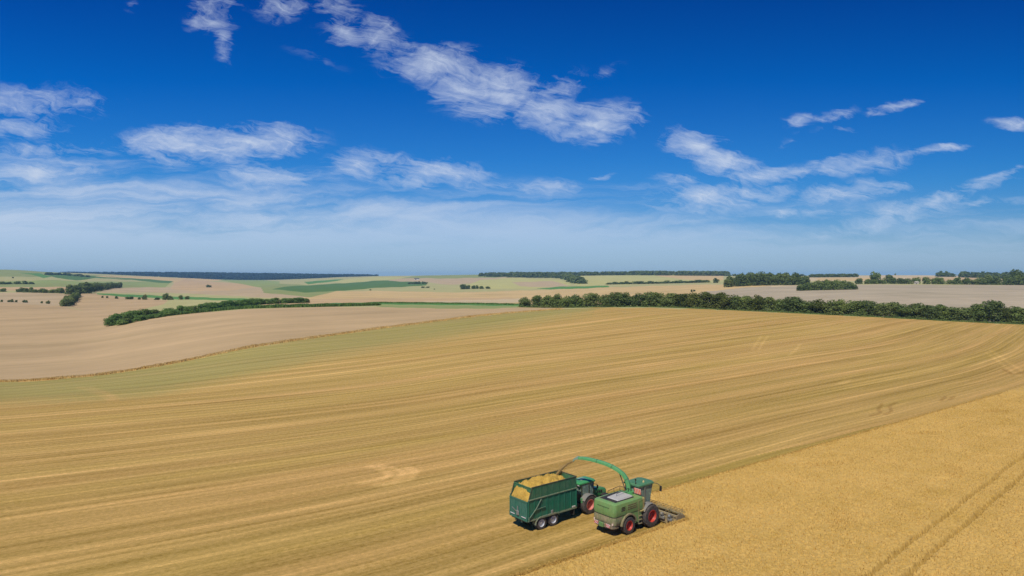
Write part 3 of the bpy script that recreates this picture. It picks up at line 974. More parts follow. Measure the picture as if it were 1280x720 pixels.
# --- the long hedgerow on the far edge of the stubble
tops_x = [650, 655, 665, 700, 745, 800, 845, 890, 905, 914, 930, 985, 1045, 1080, 1125, 1165, 1190, 1215, 1232, 1252, 1265, 1280, 1500]
tops_y = [378, 373, 368.5, 369, 366.2, 366.8, 366, 365.4, 366, 369, 368.4, 372, 375.5, 377, 378.5, 381.5, 383.5, 384, 378, 385, 384, 386, 400]
px = 656.0
i = 0
hedge_list = []
while px < 1400:
    d = float(np.interp(px, hx, hd)) + random.uniform(-1.2, 1.2)
    base = YH + F * (H - at(px, d)[2]) / d
    top = np.interp(px, tops_x, tops_y) + random.uniform(-1.8, 2.4)
    hp = max(8, base - top)
    hedge_list.append([px, d, hp * d / F])
    px += random.uniform(11.0, 18.5)
for k, (px, d, hm) in enumerate(hedge_list):
    fo = random.choices(['dark', 'mid', 'yellow'], [6, 4, 1])[0]
    w = random.uniform(8.5, 13.5)
    desc = {'dark': 'dark green', 'mid': 'mid green', 'yellow': 'yellowish green'}[fo]
    shp = 'round-topped'
    vi = random.randrange(5)
    if abs(px - 1232) < 9:
        vi = 0; hm, w, fo, desc, shp = 9.4, 11.5, 'dark', 'dark green', 'big domed'
    elif abs(px - 1252) < 9:
        fo, vi, w, desc, shp = 'yellow', 5, 7.0, 'yellowish green', 'pointed'
    elif 880 < px < 910:
        fo, desc = 'yellow', 'yellowish green'
    tree('hedgerow_tree', f'{shp} {desc} tree, {ordinal(k + 1)} from left end of long hedgerow behind stubble', 'tree',
         'trees of the long hedgerow behind the stubble', px, d, hm, w, fo, 'hi', vi)


def run(points, spacing, hrange, wrange, lod, fos, name, lab, group, cat='tree', parts=True, jit=1.0, sink=.12):
    """trees along a ground line given as (photo column, depth)"""
    P = [(a, b) for a, b in points]
    W = np.array([[(a - 640) / F * b, b] for a, b in P])
    seg = np.hypot(*(W[1:] - W[:-1]).T); cum = np.concatenate([[0], np.cumsum(seg)])
    t, k, res = 0.0, 0, []
    while t <= cum[-1]:
        x = np.interp(t, cum, W[:, 0]) + random.uniform(-jit, jit); y = np.interp(t, cum, W[:, 1]) + random.uniform(-jit, jit)
        u = t / max(cum[-1], 1e-6)
        h = random.uniform(*hrange(u)) if callable(hrange) else random.uniform(*hrange)
        w = random.uniform(*wrange)
        res.append((x, y, h, w))
        t += spacing * random.uniform(.75, 1.25)
    for x, y, h, w in res:
        k += 1
        fo = random.choice(fos)
        n = {'hi': 5, 'md': 4, 'lo': 3}[lod]
        desc = {'dark': 'dark green', 'mid': 'mid green', 'yellow': 'yellow-green', 'lime': 'bright green'}[fo]
        tree(name, lab.format(c=desc, o=ordinal(k)), cat, group, 0, 0, h, w, fo, lod, random.randrange(n), parts, sink, pos=(x, y, float(zw(x, y))))
    return res


# --- left wooded strip in the dip behind the near tan field
run([(141, 398), (165, 425), (200, 446), (235, 458), (270, 486), (310, 515), (345, 540), (385, 560)], 4.8, lambda u: (5.0 - 1.2 * u, 6.8 - 2.2 * u), (8, 11), 'hi', ['mid', 'lime', 'lime', 'lime'],
    'copse_tree', '{c} tree, {o} from near end of wooded strip on the left', 'trees of the wooded strip on the left', jit=1.5)
run([(150, 392), (190, 420), (222, 436)], 4.8, (2.6, 3.8), (6.5, 9), 'hi', ['lime', 'lime', 'mid'],
    'copse_tree', '{c} low shrub, {o} from near end before the wooded strip', 'shrubby trees in front of the wooded strip', jit=1.5)


def maize(name, label, line, width, h, n, leaf=.45):
    P = np.array([[(a - 640) / F * b, b] for a, b in line])
    seg = np.hypot(*(P[1:] - P[:-1]).T); cum = np.concatenate([[0], np.cumsum(seg)])
    t = rng.uniform(0, cum[-1], n); off = rng.uniform(-width / 2, width / 2, n)
    x = np.interp(t, cum, P[:, 0]) + off * .3; y = np.interp(t, cum, P[:, 1]) + off
    z = zw(x, y)
    th = rng.uniform(0, math.pi, n); hh = h * rng.uniform(.6, 1.1, n) * (1 + .12 * np.sin(t * .4)); w = leaf * rng.uniform(.5, 1, n)
    lx, ly = rng.normal(0, .25, n), rng.normal(0, .25, n)
    p = [np.stack([x + s * w * np.cos(th) + k * lx, y + s * w * np.sin(th) + k * ly, z + b0 + k * (hh - b0)], -1) for s, k, b0 in ((-1, 0, .1), (1, 0, .1), (.6, 1, .1), (-.6, 1, .1))]
    V = np.concatenate(p); k = np.arange(n)
    me = fast_mesh(name, V, np.stack([k, n + k, 2 * n + k, 3 * n + k], -1))
    a = me.attributes.new('Leaf', 'FLOAT', 'POINT'); a.data.foreach_set('value', np.tile(rng.uniform(0, 1, n), 4).astype(np.float32))
    me.materials.append(FO['lime'])
    tag(link(bpy.data.objects.new(name, me)), label, 'crop', kind='stuff')


maize('cover_crop', 'bright green strip of maize in front of the wooded strip on the left', [(176, 420), (205, 432), (240, 440), (300, 452), (345, 455), (400, 458), (440, 466), (472, 480)], 10, 2.0, 9000)
maize('cover_crop', 'thin bright green maize strip running left of the long hedgerow', [(470, 545), (540, 535), (600, 525), (645, 500)], 14, .9, 7000)

tree('clump_tree', 'tallest rounded dark tree of the clump on the left hillside', 'tree', 'trees of the dark clump at left', 107, 945, 15.5, 17, 'dark', 'md', 2)
# --- the big clump at left and the hedge running down from it
run([(q, hit(q, w)) for q, w in ((86, 368), (96, 367), (106, 365.5), (116, 364), (126, 362.3), (138, 360.6), (150, 359.2))], 17, lambda u: (11 - 1.5 * u, 14.5 - 3 * u), (12, 16), 'md', ['dark', 'dark', 'mid'],
    'clump_tree', '{c} tree, {o} from near end of dark clump on left hillside', 'trees of the dark clump at left', jit=4)
run([(81, 655), (85, 690), (88, 740), (92, 800), (96, 860)], 11, (6.5, 9.0), (9, 12), 'md', ['dark', 'mid'],
    'hedge_tree', '{c} tree, {o} from near end of short hedge dividing tan fields', 'trees of the short dividing hedge', jit=2)
run([(-20, 965), (10, 962)], 10, (4, 6), (9, 12), 'md', ['dark', 'mid'], 'hedge_tree', '{c} bush, {o} from left end of broken hedge line', 'bushes of the broken hedge line', jit=2)
run([(22, 950), (48, 938), (75, 930), (84, 925)], 9, (4.5, 7.5), (9, 13), 'md', ['dark', 'mid'], 'hedge_tree', '{c} tree, {o} from left in hedge line beside dark clump', 'trees of the hedge line beside the clump', jit=2)
for k, (x, d, h) in enumerate([(2, 745, 2.6), (11, 742, 2.6), (15, 742, 3.4), (20, 740, 2.6), (30, 735, 3), (33, 733, 2.8), (52, 718, 2.4), (60, 708, 3.6)]):
    tree('field_bush', f'small dark bush, {ordinal(k + 1)} from left in thin row across tan fields', 'bush', 'small bushes across the left tan fields', x, d, h, h * 1.3, 'dark', 'lo', k % 3, False)
# --- hedges and single trees in the middle left
for k, (x, d, h, w) in enumerate([(128, 840, 2.6, 3), (134, 838, 2.6, 3), (146, 832, 3.2, 5), (160, 822, 3, 8), (164, 822, 3.6, 6), (174, 815, 3, 4), (181, 812, 6.2, 7), (196, 806, 3, 8), (207, 800, 8, 8.5),
                                  (212, 800, 5, 6), (215, 800, 4, 5), (226, 790, 5.5, 6), (234, 786, 4, 7)]):
    big = 'large' if h > 7.5 else ('middling' if h > 5 else 'small')
    tree('hedge_tree', f'{big} dark tree, {ordinal(k + 1)} from left on grassy bank above wooded strip', 'tree', 'trees on the grassy bank', x, d, h, w, 'dark', 'md', k % 4, h > 5)
for x, d, h, w, lab in [(261, 1750, 7, 16, 'lone dark thorn bush on the pinkish field at left'), (16, 1900, 4, 6, 'tiny dark bush on the pale hillside at far left'),
                        (864.5, 760, 3.0, 2.6, 'small brown bush in the peach field above the hedgerow, left one'), (867.5, 770, 2.2, 3.6, 'low brown bush in the peach field above the hedgerow, right one'),
                        (543, 1350, 2, 4, 'tiny bush on the rim of the peach field'), (463, 1300, 2.6, 5, 'small bush left on the rim of the peach field'),
                        (1119, 2150, 6.0, 6, 'lone round tree on the bare ridge at right'), (895, 1250, 9, 13, 'single round tree left of the dark wood at right centre'),
                        (834, 1500, 4.5, 9, 'round bush standing above the low hedge at the pale field')]:
    tree('lone_tree' if 'tree' in lab else 'lone_bush', lab, 'tree' if 'tree' in lab else 'bush', None, x, d, h, w, 'dark' if 'brown' not in lab else 'yellow', 'lo', 1, False)
# dark hedges on left hill
run([(-10, 1420), (20, 1440), (48, 1460)], 14, (5, 8), (14, 18), 'lo', ['dark'], 'hedge_tree', '{c} tree, {o} from left in distant hedge on far left slope', 'trees of the distant hedge at far left', parts=False, jit=3)
run([(58, 2450), (80, 2600), (110, 2500)], 28, (6, 10), (22, 30), 'lo', ['dark'], 'hedge_tree', '{c} tree, {o} from left in hedge below far left hilltop', 'trees of the hedge below the far left hilltop', parts=False, jit=6)
# middle: small copses
run([(578, 1330), (584, 1340), (592, 1345), (602, 1340), (610, 1335)], 7.5, lambda u: (8.5 - 4.5 * u, 10.5 - 5.5 * u), (10, 13), 'md', ['dark'], 'copse_tree', '{c} tree, {o} from left in small copse at peach field', 'trees of the small copse at the peach field', jit=3)
run([(529, 1500), (538, 1500)], 8, (2.5, 4), (9, 12), 'lo', ['dark'], 'copse_tree', '{c} bush, {o} from left in tiny thicket above peach field', 'bushes of the tiny thicket', parts=False)
run([(512, 1960), (521, 1940), (534, 1930)], 10, (5, 8), (12, 16), 'lo', ['dark'], 'copse_tree', '{c} tree, {o} from left in thicket at dark green field end', 'trees of the thicket by the dark green field', parts=False)
run([(762, 1480), (800, 1450), (840, 1400), (888, 1330)], 11, (4, 6.5), (17, 24), 'lo', ['dark', 'mid'], 'hedge_tree', '{c} tree, {o} from left in low hedge under pale yellow field', 'trees of the low hedge under the pale yellow field', parts=False, jit=2)

# right: rounded wood, copse in the pale field
ks = 0
wood = []
for row in range(3):
    for q in range(9):
        x = 911 + q * 11.4 + random.uniform(-2, 2) + row * 2
        wood.append((x, 830 + row * 13 + random.uniform(-3, 3), (11.0 if q in (0, 8) else 13.4) + row * .9 + random.uniform(-1.2, 1.0) + 1.2 * math.sin(q * .55)))
wood.sort()
for k, (x, d, h) in enumerate(wood):
    tree('wood_tree', f'dark green tree, {ordinal(k + 1)} from left in rounded wood at right centre', 'tree', 'trees of the rounded dark wood at right centre', x, d, h, random.uniform(13, 16), 'dark', 'md', k % 4)
cop = []
for row in range(2):
    for q in range(9):
        x = 1001 + q * 8.2 + row * 3
        if x > 1069: continue
        e = max(0, 1 - (abs(q - 3.9) / 4.4) ** 2)
        cop.append((x, 672 + row * 9, 4.4 + 4.6 * e + row * .8 + random.uniform(-.8, .6)))
cop.sort()
for k, (x, d, h) in enumerate(cop):
    fo = random.choice(['mid', 'mid', 'dark'])
    tree('copse_tree', f"{'mid' if fo == 'mid' else 'dark'} green tree, {ordinal(k + 1)} from left in island copse on pale field", 'tree', 'trees of the island copse on the pale right field', x, d, h, random.uniform(9.5, 12), fo, 'md', k % 4)
# right far hedge, trees and wood
run([(1074, 880), (1110, 880), (1160, 872), (1210, 866), (1290, 862)], 10, lambda u: (5.5, 8.5 + 2 * u), (11, 14), 'md', ['dark', 'mid'], 'hedge_tree', '{c} tree, {o} from left in hedge beyond pale right field', 'trees of the hedge beyond the pale right field', jit=2)
tree('ash_tree', 'tall pale domed tree rising above the far hedge right of the island copse', 'tree', None, 1094, 895, 15.5, 15, 'mid', 'md', 1)
tree('beech_tree', 'wide dark rounded tree above the far hedge, right of the tall pale domed one', 'tree', None, 1113, 915, 11.5, 20, 'dark', 'md', 2)
run([(1228, 872), (1245, 868), (1262, 862), (1285, 856), (1330, 850)], 11, lambda u: (9 + 5 * u, 13 + 6 * u), (13, 17), 'md', ['dark', 'mid'], 'wood_tree', '{c} tree, {o} from left in tall wood at right edge', 'trees of the tall wood at the right edge', jit=4)
tree('oak_tree', 'broad dark green tree crowning the tall wood at the right edge', 'tree', None, 1271, 880, 19.5, 21, 'dark', 'md', 0)


# --- far woods that read as one mass
def wood_mass(name, label, pts, n, h, w, fo, lod='lo'):
    """pts: polygon of (photo column, depth) on the ground"""
    P = np.array(pts, float)
    x0, x1 = P[:, 0].min(), P[:, 0].max(); d0, d1 = P[:, 1].min(), P[:, 1].max()
    Vs, Qs, Ts, base = [], [], [], 0
    got = 0
    arrs = {'lo': LO, 'md': MD}[lod]
    while got < n:
        a, b = random.uniform(x0, x1), random.uniform(d0, d1)
        if not inside(pts, np.array([a]), np.array([b]))[0]: continue
        V, Q, T = arrs[random.randrange(len(arrs))]
        p = at(a, b)
        rz = random.uniform(0, 6.28); hh = random.uniform(*h); ww = random.uniform(*w)
        c, s = math.cos(rz), math.sin(rz)
        Vs.append(np.stack([(V[:, 0] * c - V[:, 1] * s) * ww + p[0], (V[:, 0] * s + V[:, 1] * c) * ww + p[1], V[:, 2] * hh + p[2] - .3], -1))
        n4 = len(V)
        Qs.append(Q + base); Ts.append(np.clip(T * .7 + random.uniform(0, .3), 0, 1)); base += n4
        got += 1
    me = fast_mesh(name, np.concatenate(Vs), np.concatenate(Qs))
    a = me.attributes.new('Leaf', 'FLOAT', 'POINT'); a.data.foreach_set('value', np.concatenate(Ts).astype(np.float32))
    me.materials.append(FO[fo])
    tag(link(bpy.data.objects.new(name, me)), label, 'wood', kind='stuff')


wood_mass('distant_woodland', 'long blue hazy woodland on the horizon at left', [(78, 5250), (84, 4900), (140, 4650), (230, 4350), (320, 4150), (400, 4250), (470, 4950), (470, 5300), (300, 5400)], 1100, (14, 20), (45, 65), 'far')
wood_mass('ridge_woodland', 'dark woodland on the ridge behind the middle of the hedgerow, tapering into a strip', [(596, 2680), (640, 2440), (668, 2300), (692, 2240), (700, 2150), (722, 1560), (732, 1560), (712, 2150), (712, 2500), (790, 2480), (790, 2640), (640, 2760)], 330, (11, 16), (22, 32), 'dark')
wood_mass('ridge_shelterbelt', 'long dark flat-topped shelterbelt on the skyline right of the middle', [(788, 2450), (900, 2330), (910, 2345), (908, 2420), (790, 2520)], 170, (14, 17), (22, 30), 'dark')
wood_mass('skyline_plantation', 'small dark plantation on the skyline just right of the rounded wood', [(1012, 1700), (1070, 1650), (1071, 1680), (1013, 1740)], 70, (7, 9), (12, 16), 'dark')
wood_mass('skyline_woodland', 'dark woodland on the skyline at the upper right edge', [(1162, 1750), (1200, 1650), (1240, 1500), (1300, 1350), (1500, 1300), (1500, 1500), (1300, 1560), (1200, 1760)], 230, (9, 15), (16, 24), 'dark')
wood_mass('skyline_hedge', 'thin dark line of trees on the skyline above the rounded wood', [(905, 2300), (940, 2200), (1010, 2150), (1010, 2170), (940, 2230), (905, 2330)], 24, (5, 8), (14, 20), 'dark')


# ------------------------------------------------------------------ far buildings
def gable_building(name, label, px, d, L, W, hw, hr, rot, wall, roof, door):
    p = at(px, d)
    o = empty(name, (p[0], p[1], p[2] - .2), rot)
    b = MB(); b.loft([[(-L / 2, -W / 2, 0), (-L / 2, W / 2, 0), (-L / 2, W / 2, hw), (-L / 2, 0, hr - .15), (-L / 2, -W / 2, hw)],
                      [(L / 2, -W / 2, 0), (L / 2, W / 2, 0), (L / 2, W / 2, hw), (L / 2, 0, hr - .15), (L / 2, -W / 2, hw)]])
    b.build('wall', wall, o)
    b = MB()
    for s in (-1, 1):
        b.loft([[(-L / 2 - .4, 0, hr), (-L / 2 - .4, s * (W / 2 + .4), hw - .1), (-L / 2 - .4, s * (W / 2 + .4), hw + .08), (-L / 2 - .4, 0, hr + .18)],
                [(L / 2 + .4, 0, hr), (L / 2 + .4, s * (W / 2 + .4), hw - .1), (L / 2 + .4, s * (W / 2 + .4), hw + .08), (L / 2 + .4, 0, hr + .18)]])
    b.build('roof', roof, o)
    b = MB(); b.box((-L * .2, -W / 2 - .03, hw * .42), (L * .25, .1, hw * .84)); b.build('door', door, o)
    tag(o, label, 'barn' if 'barn' in label else 'shed')


WHITE = paint('white_paint', (.75, .74, .70), .5, .12)
DARK = paint('dark_steel', (.035, .036, .036), .55, .3)
gable_building('farm_barn', 'small dark-roofed white barn far off below the skyline left of centre', 521, 2500, 17, 9, 3.0, 5.6, R(4), WHITE, paint('slate_roof', (.06, .065, .075), .7, .1), DARK)
gable_building('field_shed', 'pale little shed in the far hedge at right', 1145.5, 868, 4.6, 3.2, 2.4, 3.6, R(10), paint('pale_render', (.62, .55, .42), .8, .1), paint('tin_roof', (.5, .45, .36), .6, .2), DARK)

# ------------------------------------------------------------------ vehicle materials
GREEN_H = paint('harvester_green', (.165, .340, .095), .42, .32, dust_col=(.26, .22, .10), coat=.15)
GREEN_L = paint('harvester_green_dusty', (.17, .235, .085), .55, .9, dust_col=(.36, .28, .16))
KHAKI = paint('dusty_fender', (.17, .16, .075), .7, .8, dust_col=(.31, .24, .12))
GREEN_S = paint('spout_green', (.085, .350, .110), .38, .15, coat=.2)
GREEN_T = paint('tractor_green', (.040, .260, .070), .35, .15, coat=.2)
TEAL = paint('trailer_green', (.012, .150, .082), .35, .14, dust_col=(.16, .18, .12), coat=.2)
TEAL_IN = paint('trailer_inside_green', (.020, .170, .075), .45, .25)
TEAL_R = paint('trailer_rail', (.13, .21, .13), .5, .6, dust_col=(.30, .28, .14))
RUBBER = paint('tyre_rubber', (.040, .036, .036), .85, .5, dust_col=(.15, .12, .08), scale=3)
RED = paint('rim_red', (.52, .040, .020), .4, .18, dust_col=(.42, .20, .13))
RED_P = paint('rim_faded_red', (.60, .15, .11), .5, .3, dust_col=(.55, .30, .22))
SILVER = paint('rim_silver', (.62, .63, .64), .35, .12, metallic=.3)
GREY = paint('grey_cover', (.44, .43, .39), .6, .5, dust_col=(.50, .44, .33))
GREYM = paint('grey_fender', (.20, .21, .20), .5, .35)
YELL = paint('chaff_covered_steel', (.33, .28, .07), .75, .75, dust_col=(.42, .33, .12))
HEADER = paint('header_steel', (.20, .17, .10), .7, .95, dust_col=(.40, .30, .14))
ORANGE = paint('signal_orange', (.80, .13, .05), .5, .08)
BLACK = paint('black_plastic', (.015, .015, .016), .5, .15)


def glass_mat():
    m, nt, b = new_mat('cab_glass')
    b.inputs['Base Color'].default_value = (.40, .52, .42, 1)
    b.inputs['Roughness'].default_value = .06
    b.inputs['Transmission Weight'].default_value = .62
    b.inputs['IOR'].default_value = 1.2
    return m


GLASS = glass_mat()


def chop_mat(name, c1, c2):
    m, nt, b = new_mat(name)
    P = nt.new('ShaderNodeTexCoord').outputs['Object']
    f = nt.math('MULTIPLY_ADD', nt.noise(P, 9, 4, .8), .6, nt.math('MULTIPLY', nt.noise(P, 1.7, 3, .6), .5))
    c = nt.ramp(nt.maprange(f, .35, .75), [(0, c1), (1, c2)])
    nt.l.new(c, b.inputs['Base Color']); b.inputs['Roughness'].default_value = .95
    bp = nt.new('ShaderNodeBump'); bp.inputs['Distance'].default_value = .12; bp.inputs['Strength'].default_value = .9
    nt.l.new(f, bp.inputs['Height']); nt.l.new(bp.outputs[0], b.inputs['Normal'])
    return m


CHOP = chop_mat('chopped_wheat', (.40, .235, .028), (.70, .44, .08))
CHOP2 = chop_mat('flying_chaff', (.26, .165, .05), (.48, .32, .11))


def wheel(parent, x, y, r, w, side, rim, rim_r=.56, lugs=20, hub_in=.10):
    """side -1: outer face to -Y.  tyre with angled lugs + dished rim as sub-parts"""
    wo = empty('wheel'); wo.parent = parent; wo.location = (x, y, r)
    rr = r * rim_r
    h = w / 2
    t = MB()
    prof = [(rr, -h * .78), (rr * 1.05, -h * .92), (r * .80, -h), (r * .93, -h * .93), (r * .968, -h * .70), (r * .975, 0),
            (r * .968, h * .70), (r * .93, h * .93), (r * .80, h), (rr * 1.05, h * .92), (rr, h * .78)]
    t.lathe_y(prof, (0, 0, 0), 44)
    for k in range(lugs):
        for sg in (-1, 1):
            a = 2 * math.pi * (k + (.5 if sg > 0 else 0)) / lugs
            # a bar on the tread running from the centre to the shoulder, swept back
            pts = []
            sw = .9 * 2 * math.pi / lugs
            for q in range(4):
                u = q / 3
                aa = a + sw * u
                yy = sg * (h * .02 + u * h * .95)
                ro = r * (1.0 - .035 * u * u)
                ri = r * (.955 - .04 * u * u)
                da = .030 / r * 1.6
                pts.append([((ri) * math.cos(aa - da), yy, ri * math.sin(aa - da)), (ro * math.cos(aa - da * .8), yy, ro * math.sin(aa - da * .8)),
                            (ro * math.cos(aa + da * .8), yy, ro * math.sin(aa + da * .8)), (ri * math.cos(aa + da), yy, ri * math.sin(aa + da))])
            t.loft(pts)
    t.build('tyre', RUBBER, wo, smooth='auto')
    b = MB()
    o = side * h
    # dish: outer lip, slope into the well, flat disc, hub
    b.lathe_y([(rr * 1.03, o * .90), (rr * .97, o * .95), (rr * .93, o * .80), (rr * .88, o * .30), (rr * .80, o * hub_in), (rr * .42, o * hub_in),
               (rr * .36, o * (hub_in + .25)), (rr * .20, o * (hub_in + .32)), (.001, o * (hub_in + .32))], (0, 0, 0), 36)
    b.lathe_y([(rr * 1.03, -o * .90), (rr * .95, -o * .6), (rr * .9, -o * .1), (.001, -o * .1)], (0, 0, 0), 36)
    for k in range(8):
        a = k * math.pi / 4
        b.box((rr * .62 * math.cos(a), o * (hub_in + .05), rr * .62 * math.sin(a)), (.05, .05, .05))
    b.build('rim', rim, wo, smooth='auto')
    return wo


def rounded_rear(hw, xr, xf, z, rc, n=6):
    """plan outline: front straight at xf, rounded corners at the rear xr"""
    pts = [(xf, -hw, z)]
    for k in range(n + 1):
        a = -math.pi / 2 - k / n * math.pi / 2
        pts.append((xr + rc + rc * math.cos(a), -hw + rc + rc * math.sin(a), z))
    for k in range(n + 1):
        a = math.pi - k / n * math.pi / 2
        pts.append((xr + rc + rc * math.cos(a), hw - rc + rc * math.sin(a), z))
    pts.append((xf, hw, z))
    return pts


def arc_fender(b, cx, cz, r0, r1, y0, y1, a0, a1, n=14):
    rings = []
    for k in range(n + 1):
        a = R(a0 + (a1 - a0) * k / n)
        c, s = math.cos(a), math.sin(a)
        rings.append([(cx + r0 * c, y0, cz + r0 * s), (cx + r1 * c, y0, cz + r1 * s), (cx + r1 * c, y1, cz + r1 * s), (cx + r0 * c, y1, cz + r0 * s)])
    b.loft(rings)


# ------------------------------------------------------------------ forage harvester
def build_harvester():
    o = empty('forage_harvester', (HV[0], HV[1], float(zw(HV[0], HV[1]))), HDG)
    tag(o, 'dusty green forage harvester with red-rimmed wheels and raised spout at the edge of the wheat', 'harvester')
    # engine hood
    b = MB()
    b.loft([rounded_rear(1.34, -1.90, 2.02, 1.86, .34), rounded_rear(1.40, -1.96, 2.02, 2.12, .36), rounded_rear(1.40, -1.92, 2.02, 2.62, .36),
            rounded_rear(1.36, -1.86, 2.02, 2.96, .34), rounded_rear(1.24, -1.72, 2.02, 3.06, .30)])
    b.build('engine_hood', GREEN_H, o, smooth='auto')
    # black strip standing in for the shade in the groove round the hood
    b = MB()
    b.loft([rounded_rear(1.37, -1.93, 2.0, 1.80, .35), rounded_rear(1.37, -1.93, 2.0, 1.855, .35)])
    b.build('hood_shadow_gap', BLACK, o)
    b = MB()
    for s in (-1, 1):
        b.box((-.33, s * 1.398, 2.25), (.025, .012, .72)); b.box((1.45, s * 1.398, 2.25), (.025, .012, .72))
    b.box((-1.955, 0, 2.3), (.012, .025, .6)); b.box((-1.95, 0, 2.62), (.012, 1.5, .03))
    b.build('panel_seam', paint('seam_dark_green', (.03, .06, .02), .6, .2), o)
    # lower tail panels
    b = MB()
    b.loft([rounded_rear(1.22, -1.78, -.88, .98, .32), rounded_rear(1.34, -1.90, -.88, 1.12, .34), rounded_rear(1.38, -1.95, -.88, 1.45, .36), rounded_rear(1.37, -1.93, -.88, 1.795, .35)])
    b.build('tail_panel', GREEN_L, o, smooth='auto')
    # side panels between the wheels, arch cut over the rear wheel
    b = MB()
    for s in (-1, 1):
        y0, y1 = s * 1.18, s * 1.37
        arch = [(0 + 1.02 * math.cos(R(a)), .86 + 1.02 * math.sin(R(a))) for a in range(150, 14, -8)]
        poly = [(-.875, 1.797), (-.875, 1.40)] + arch + [(.99, .80), (1.75, .80), (2.0, 1.3), (2.0, 1.797)]
        b.prism_y(poly, y0, y1)
    b.build('side_panel', GREEN_H, o)
    b = MB()
    for s in (-1, 1):
        arc_fender(b, 0, .86, .93, 1.06, s * .80, s * 1.55, 8, 176)
    b.build('mudguard', KHAKI, o, smooth='auto')
    # louvres
    for s in (-1, 1):
        for (x0, x1, zs) in ((-1.02, -.42, (2.62, 2.48, 2.34)), (-.16, 1.22, (2.66, 2.48, 2.30))):
            b = MB()
            for z in zs:
                k = s * (1.405 if z < 2.63 else 1.397)
                b.prism_y([(x0, z - .045), (x1 - .15, z - .045), (x1, z + .03), (x0 + .1, z + .03)], k - s * .03, k + s * .014)
            b.build('louvre', BLACK if x0 < -.5 else paint('louvre_brown', (.10, .055, .03), .7, .3), o)
    # rear grille opening with grey radiator cover on the top
    b = MB()
    b.loft([[(-1.35, -1.0, 3.065), (-1.35, 1.0, 3.065), (1.2, 1.02, 3.065), (1.2, -1.02, 3.065)], [(-1.30, -.95, 3.10), (-1.30, .95, 3.10), (1.15, .98, 3.16), (1.15, -.98, 3.16)]])
    b.build('engine_deck', BLACK, o)
    b = MB()
    b.loft([[(-.95, -.92, 3.13), (-.95, .45, 3.13), (1.1, .55, 3.15), (1.1, -.95, 3.15)], [(-.85, -.85, 3.20), (-.85, .40, 3.20), (1.02, .48, 3.28), (1.02, -.88, 3.28)]])
    b.build('engine_cover', GREY, o)
    b = MB()
    for y in (-.2, .9):
        b.tube([(-.2, y + .1, 3.1), (-.2, y + .1, 3.46), (1.5, y + .1, 3.62), (1.5, y + .1, 3.1)], .025, 6)
    b.tube([(1.5, -.2, 3.6), (1.5, 1.0, 3.6)], .025, 6)
    b.tube([(.6, .9, 3.1), (.6, 1.0, 3.54)], .025, 6)
    b.build('handrail', BLACK, o)
    # chassis
    b = MB()
    b.box((.9, 0, 1.15), (4.4, 1.3, .9)); b.box((0, 0, .82), (.35, 2.2, .3)); b.box((3.06, 0, 1.05), (.6, 2.2, .5)); b.box((3.3, 0, 1.3), (1.6, 1.5, .8))
    b.box((.9, -1.1, .95), (1.0, .35, .4)); b.box((1.0, 1.1, .95), (1.0, .35, .4))
    b.build('chassis', DARK, o)
    # rear bumper with warning plates and lamps
    b = MB()
    b.loft([rounded_rear(1.20, -1.93, -1.2, .72, .4), rounded_rear(1.26, -2.0, -1.2, .80, .42), rounded_rear(1.26, -2.0, -1.2, 1.06, .42), rounded_rear(1.20, -1.92, -1.2, 1.12, .4)])
    bu = b.build('bumper', paint('bumper_grey', (.13, .12, .09), .7, .7), o, smooth='auto')
    b = MB(); b.box((-2.06, .12, .96), (.12, .55, .42), bev=.03); b.build('tow_hitch', paint('hitch_green', (.10, .26, .08), .5, .3), bu)
    for y in (-.66, .80):
        b = MB(); x = -2.015
        b.box((x, y, 1.0), (.025, .44, .30), mi=0)
        for k in (-1, 0, 1):
            c = y + k * .165
            sg = 1 if y < 0 else -1
            b.loft([[(x - .016, c - .045 - .08 * sg, .855), (x - .016, c + .045 - .08 * sg, .855), (x - .016, c + .045 + .08 * sg, 1.145), (x - .016, c - .045 + .08 * sg, 1.145)],
                    [(x - .02, c - .045 - .08 * sg, .855), (x - .02, c + .045 - .08 * sg, .855), (x - .02, c + .045 + .08 * sg, 1.145), (x - .02, c - .045 + .08 * sg, 1.145)]], mi=1)
        tag(b.build('warning_plate', [WHITE, paint('sign_red', (.62, .04, .03), .5, .05)], bu), 'red and white striped warning plate')
    for y in (-1.12, 1.14):
        b = MB(); b.box((-1.90, y, 1.20), (.10, .14, .20), bev=.02); b.build('tail_light', paint('lamp_lens', (.75, .55, .42), .3, .1), o)
    # spout
    base = np.array([1.72, 0, 3.1])
    ang = R(153) - HDG
    dr = np.array([math.cos(ang), math.sin(ang), 0])
    pf = [(0.0, 3.05), (.02, 3.45), (.10, 3.95), (.28, 4.42), (.60, 4.85), (1.10, 5.18), (1.75, 5.46), (2.5, 5.66), (3.3, 5.80), (4.1, 5.88), (4.8, 5.90), (5.2, 5.86)]
    b = MB()
    rings = []
    for k, (t, z) in enumerate(pf):
        p = base * [1, 1, 0] + dr * t + np.array([0, 0, z])
        t0, z0 = pf[max(k - 1, 0)]; t1, z1 = pf[min(k + 1, len(pf) - 1)]
        tn = np.array([t1 - t0, z1 - z0]); tn /= np.linalg.norm(tn)
        nrm = -dr * tn[1] + np.array([0, 0, tn[0]])           # outward (upper) side
        sd = np.array([-dr[1], dr[0], 0])
        u = k / (len(pf) - 1)
        w, hh = .21 - .05 * u, .185 - .06 * u
        rings.append([p + sd * w - nrm * hh, p + sd * w + nrm * hh * .6, p + sd * w * .8 + nrm * hh, p - sd * w * .8 + nrm * hh, p - sd * w + nrm * hh * .6, p - sd * w - nrm * hh])
    b.loft(rings)
    spo = b.build('spout', GREEN_S, o, smooth='auto')
    b = MB()
